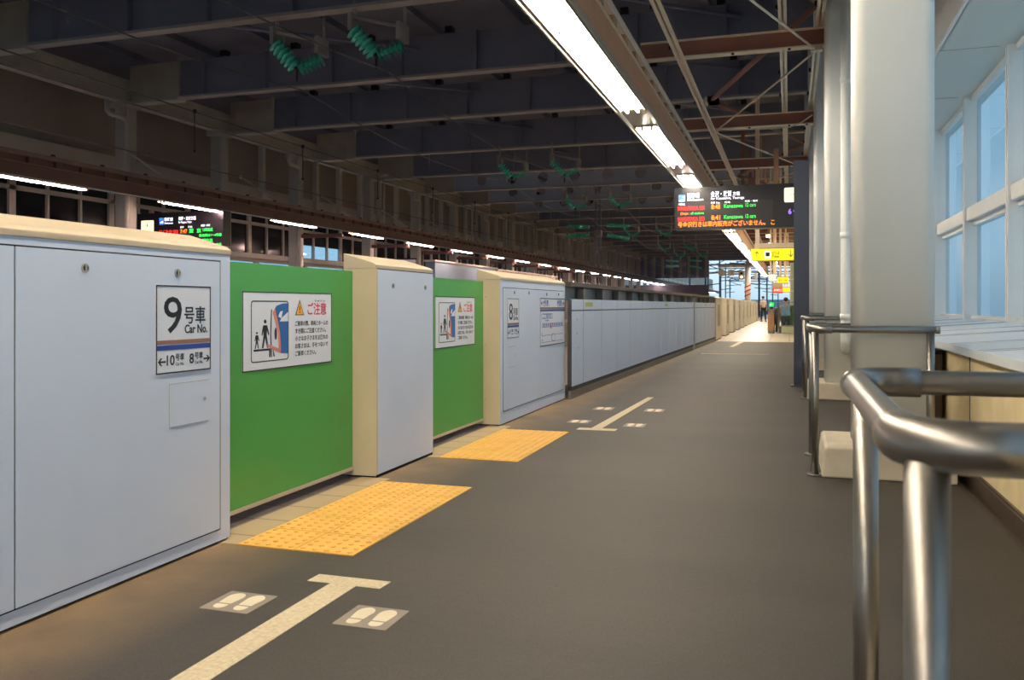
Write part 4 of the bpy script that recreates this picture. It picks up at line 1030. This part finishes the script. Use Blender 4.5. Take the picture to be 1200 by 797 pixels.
# catenary masts outside
for k, (x, y) in enumerate(((-3.4, 106), (-9.8, 108), (-3.2, 135), (-10.5, 140), (-3.0, 170), (-12, 175), (-2.6, 220), (2.0, 130), (3.5, 180))):
    lab = 'dark blue catenary mast with crossarms outside beyond the roof'
    t = thing('catenary_mast', lab, 'catenary mast', (x, y, -1.6), 'catenary masts outside')
    MB().tube((x, y, -1.6), (x, y, 9.5), .11, n=8).build('mast', 'blue_steel', t)
    b = MB()
    for z, l in ((7.6, 4.5), (6.0, 3.4), (5.0, 3.0), (3.6, 1.8)): b.tube((x, y, z), (x+(l if k % 2 else -l), y, z+.2), .06, n=6)
    b.tube((x, y, 6.2), (x+(3.0 if k % 2 else -3.0), y, 5.0), .05, n=6)
    b.build('crossarm', 'blue_steel', t)
for k in range(4):
    y = 120+28*k
    t = thing('catenary_gantry', 'lattice gantry spanning the tracks outside the hall', 'gantry', (-6.5, y, -1.6), 'gantries outside')
    b = MB(); b.box(-13, 1, y-.1, y+.1, 6.6, 6.75); b.box(-13, 1, y-.1, y+.1, 7.2, 7.35)
    for j in range(12): b.tube((-13+j*1.17, y, 6.7), (-13+(j+1)*1.17, y, 7.25) if j % 2 else (-13+(j+1)*1.17, y, 6.7), .05, n=5)
    b.build('lattice_beam', 'blue_steel', t)
    b = MB(); b.tube((-13, y, -1.6), (-13, y, 7.3), .14, n=8); b.tube((1, y, -1.6), (1, y, 7.3), .14, n=8); b.build('leg', 'blue_steel', t)
struct(MB().box(-14, 4, 230, 231, -2, 2.6).build('wall_noise_barrier', 'opp_panel'))

# ================================================================== PEOPLE
def skinned(name, verts, edges, radii, m, parent, rot=None):
    me = bpy.data.meshes.new(name); me.from_pydata(verts, edges, []); me.materials.append(MATS[m])
    o = bpy.data.objects.new(name, me); COL.objects.link(o)
    md = o.modifiers.new('skin', 'SKIN'); me.skin_vertices.new() if not me.skin_vertices else None
    for v, r in zip(me.skin_vertices[0].data, radii): v.radius = (r, r) if not isinstance(r, tuple) else r
    me.skin_vertices[0].data[0].use_root = True
    md.use_smooth_shade = True
    s = o.modifiers.new('sub', 'SUBSURF'); s.levels = 1; s.render_levels = 1
    if parent is not None:
        o.parent = parent
        if parent.type == 'EMPTY': pass
    return o
def person(x, y, z, rz, label, top, bottom, bag, stride=.12):
    t = thing('person', label, 'person', (x, y, z)); t.rotation_euler = (0, 0, rz); t['local'] = 1
    V = [(0, 0, .95), (0, 0, 1.15), (0, .01, 1.38), (0, .01, 1.48), (0, .02, 1.56), (0, .03, 1.66),
         (.17, 0, 1.40), (.22, .02, 1.13), (.22, -.06, .90), (-.17, 0, 1.40), (-.22, .02, 1.13), (-.24, -.04, .90),
         (.09, 0, .90), (.10, -stride*.5-.02, .50), (.10, -stride, .08), (.10, -stride-.13, .03),
         (-.09, 0, .90), (-.10, stride*.3, .50), (-.10, stride+.03, .09), (-.10, stride-.09, .03)]
    E_ = [(0, 1), (1, 2), (2, 3), (3, 4), (4, 5), (2, 6), (6, 7), (7, 8), (2, 9), (9, 10), (10, 11), (0, 12), (12, 13), (13, 14), (14, 15), (0, 16), (16, 17), (17, 18), (18, 19)]
    R = [.12, .11, .13, .055, .075, .09, .055, .042, .03, .055, .042, .03, .08, .055, .04, .035, .08, .055, .04, .035]
    # hands: palm and five fingers each
    for w, s in ((8, 1), (11, -1)):
        a = V[w]; V.append((a[0], a[1]-.015, a[2]-.07)); pi = len(V)-1; E_.append((w, pi)); R.append(.03)
        for k in range(4):
            dy = -.03+.02*k; L = (.06, .075, .07, .055)[k]
            V.append((a[0]-.005*s, a[1]+dy-.015, a[2]-.105)); V.append((a[0]-.02*s, a[1]+dy-.02, a[2]-.105-L*.8)); R += [.009, .007]
            E_ += [(pi, len(V)-2), (len(V)-2, len(V)-1)]
        V.append((a[0]-.02*s, a[1]-.05, a[2]-.07)); V.append((a[0]-.03*s, a[1]-.065, a[2]-.11)); R += [.011, .009]; E_ += [(pi, len(V)-2), (len(V)-2, len(V)-1)]
    body = skinned('body', V, E_, R, 'skin', t)
    # face details
    b = MB(); b.ball((0, -.07, 1.62), .018, None, (.8, 1.3, 1.2)); b.ball((.09, .03, 1.63), .025, None, (.4, 1, 1.2)); b.ball((-.09, .03, 1.63), .025, None, (.4, 1, 1.2)); b.build('ears_and_nose', 'skin', body)
    b = MB(); b.ball((.033, -.062, 1.645), .01); b.ball((-.033, -.062, 1.645), .01); b.box(-.025, .025, -.068, -.06, 1.585, 1.59); b.build('eyes_and_mouth', 'hair', body)
    b = MB(); b.ball((0, .045, 1.685), .105, None, (.95, 1.0, .88)); b.build('hair', 'hair', t)
    Vs = [V[i] for i in (0, 1, 2)]+[(0, .01, 1.44), V[6], V[7], V[9], V[10]]
    skinned('shirt', Vs, [(0, 1), (1, 2), (2, 3), (2, 4), (4, 5), (2, 6), (6, 7)], [.145, .135, .155, .075, .08, .06, .08, .06], top, t)
    Vt = [(0, 0, .96), V[12], V[13], V[14], V[16], V[17], V[18]]
    skinned('trousers', Vt, [(0, 1), (1, 2), (2, 3), (0, 4), (4, 5), (5, 6)], [.14, .1, .075, .06, .1, .075, .06], bottom, t)
    b = MB()
    for q in (14, 18): a = V[q]; b.box(a[0]-.045, a[0]+.045, a[1]-.17, a[1]+.06, 0.0, .075, bev=.02)
    b.build('shoes', 'cloth_dark', t)
    if bag:
        b = MB(); b.box(-.17, .17, .12, .27, 1.02, 1.36, bev=.04); b.build('backpack', bag, t)
    return t
person(-1.72, 62.5, 0, .4, 'person in a white shirt and dark trousers walking at the far gates', 'cloth_white', 'cloth_dark', 'bag_red')
person(-.14, 38.0, -.31, PI, 'dark-haired person in beige behind the escalator glass', 'cloth_beige', 'cloth_dark', None, .03)
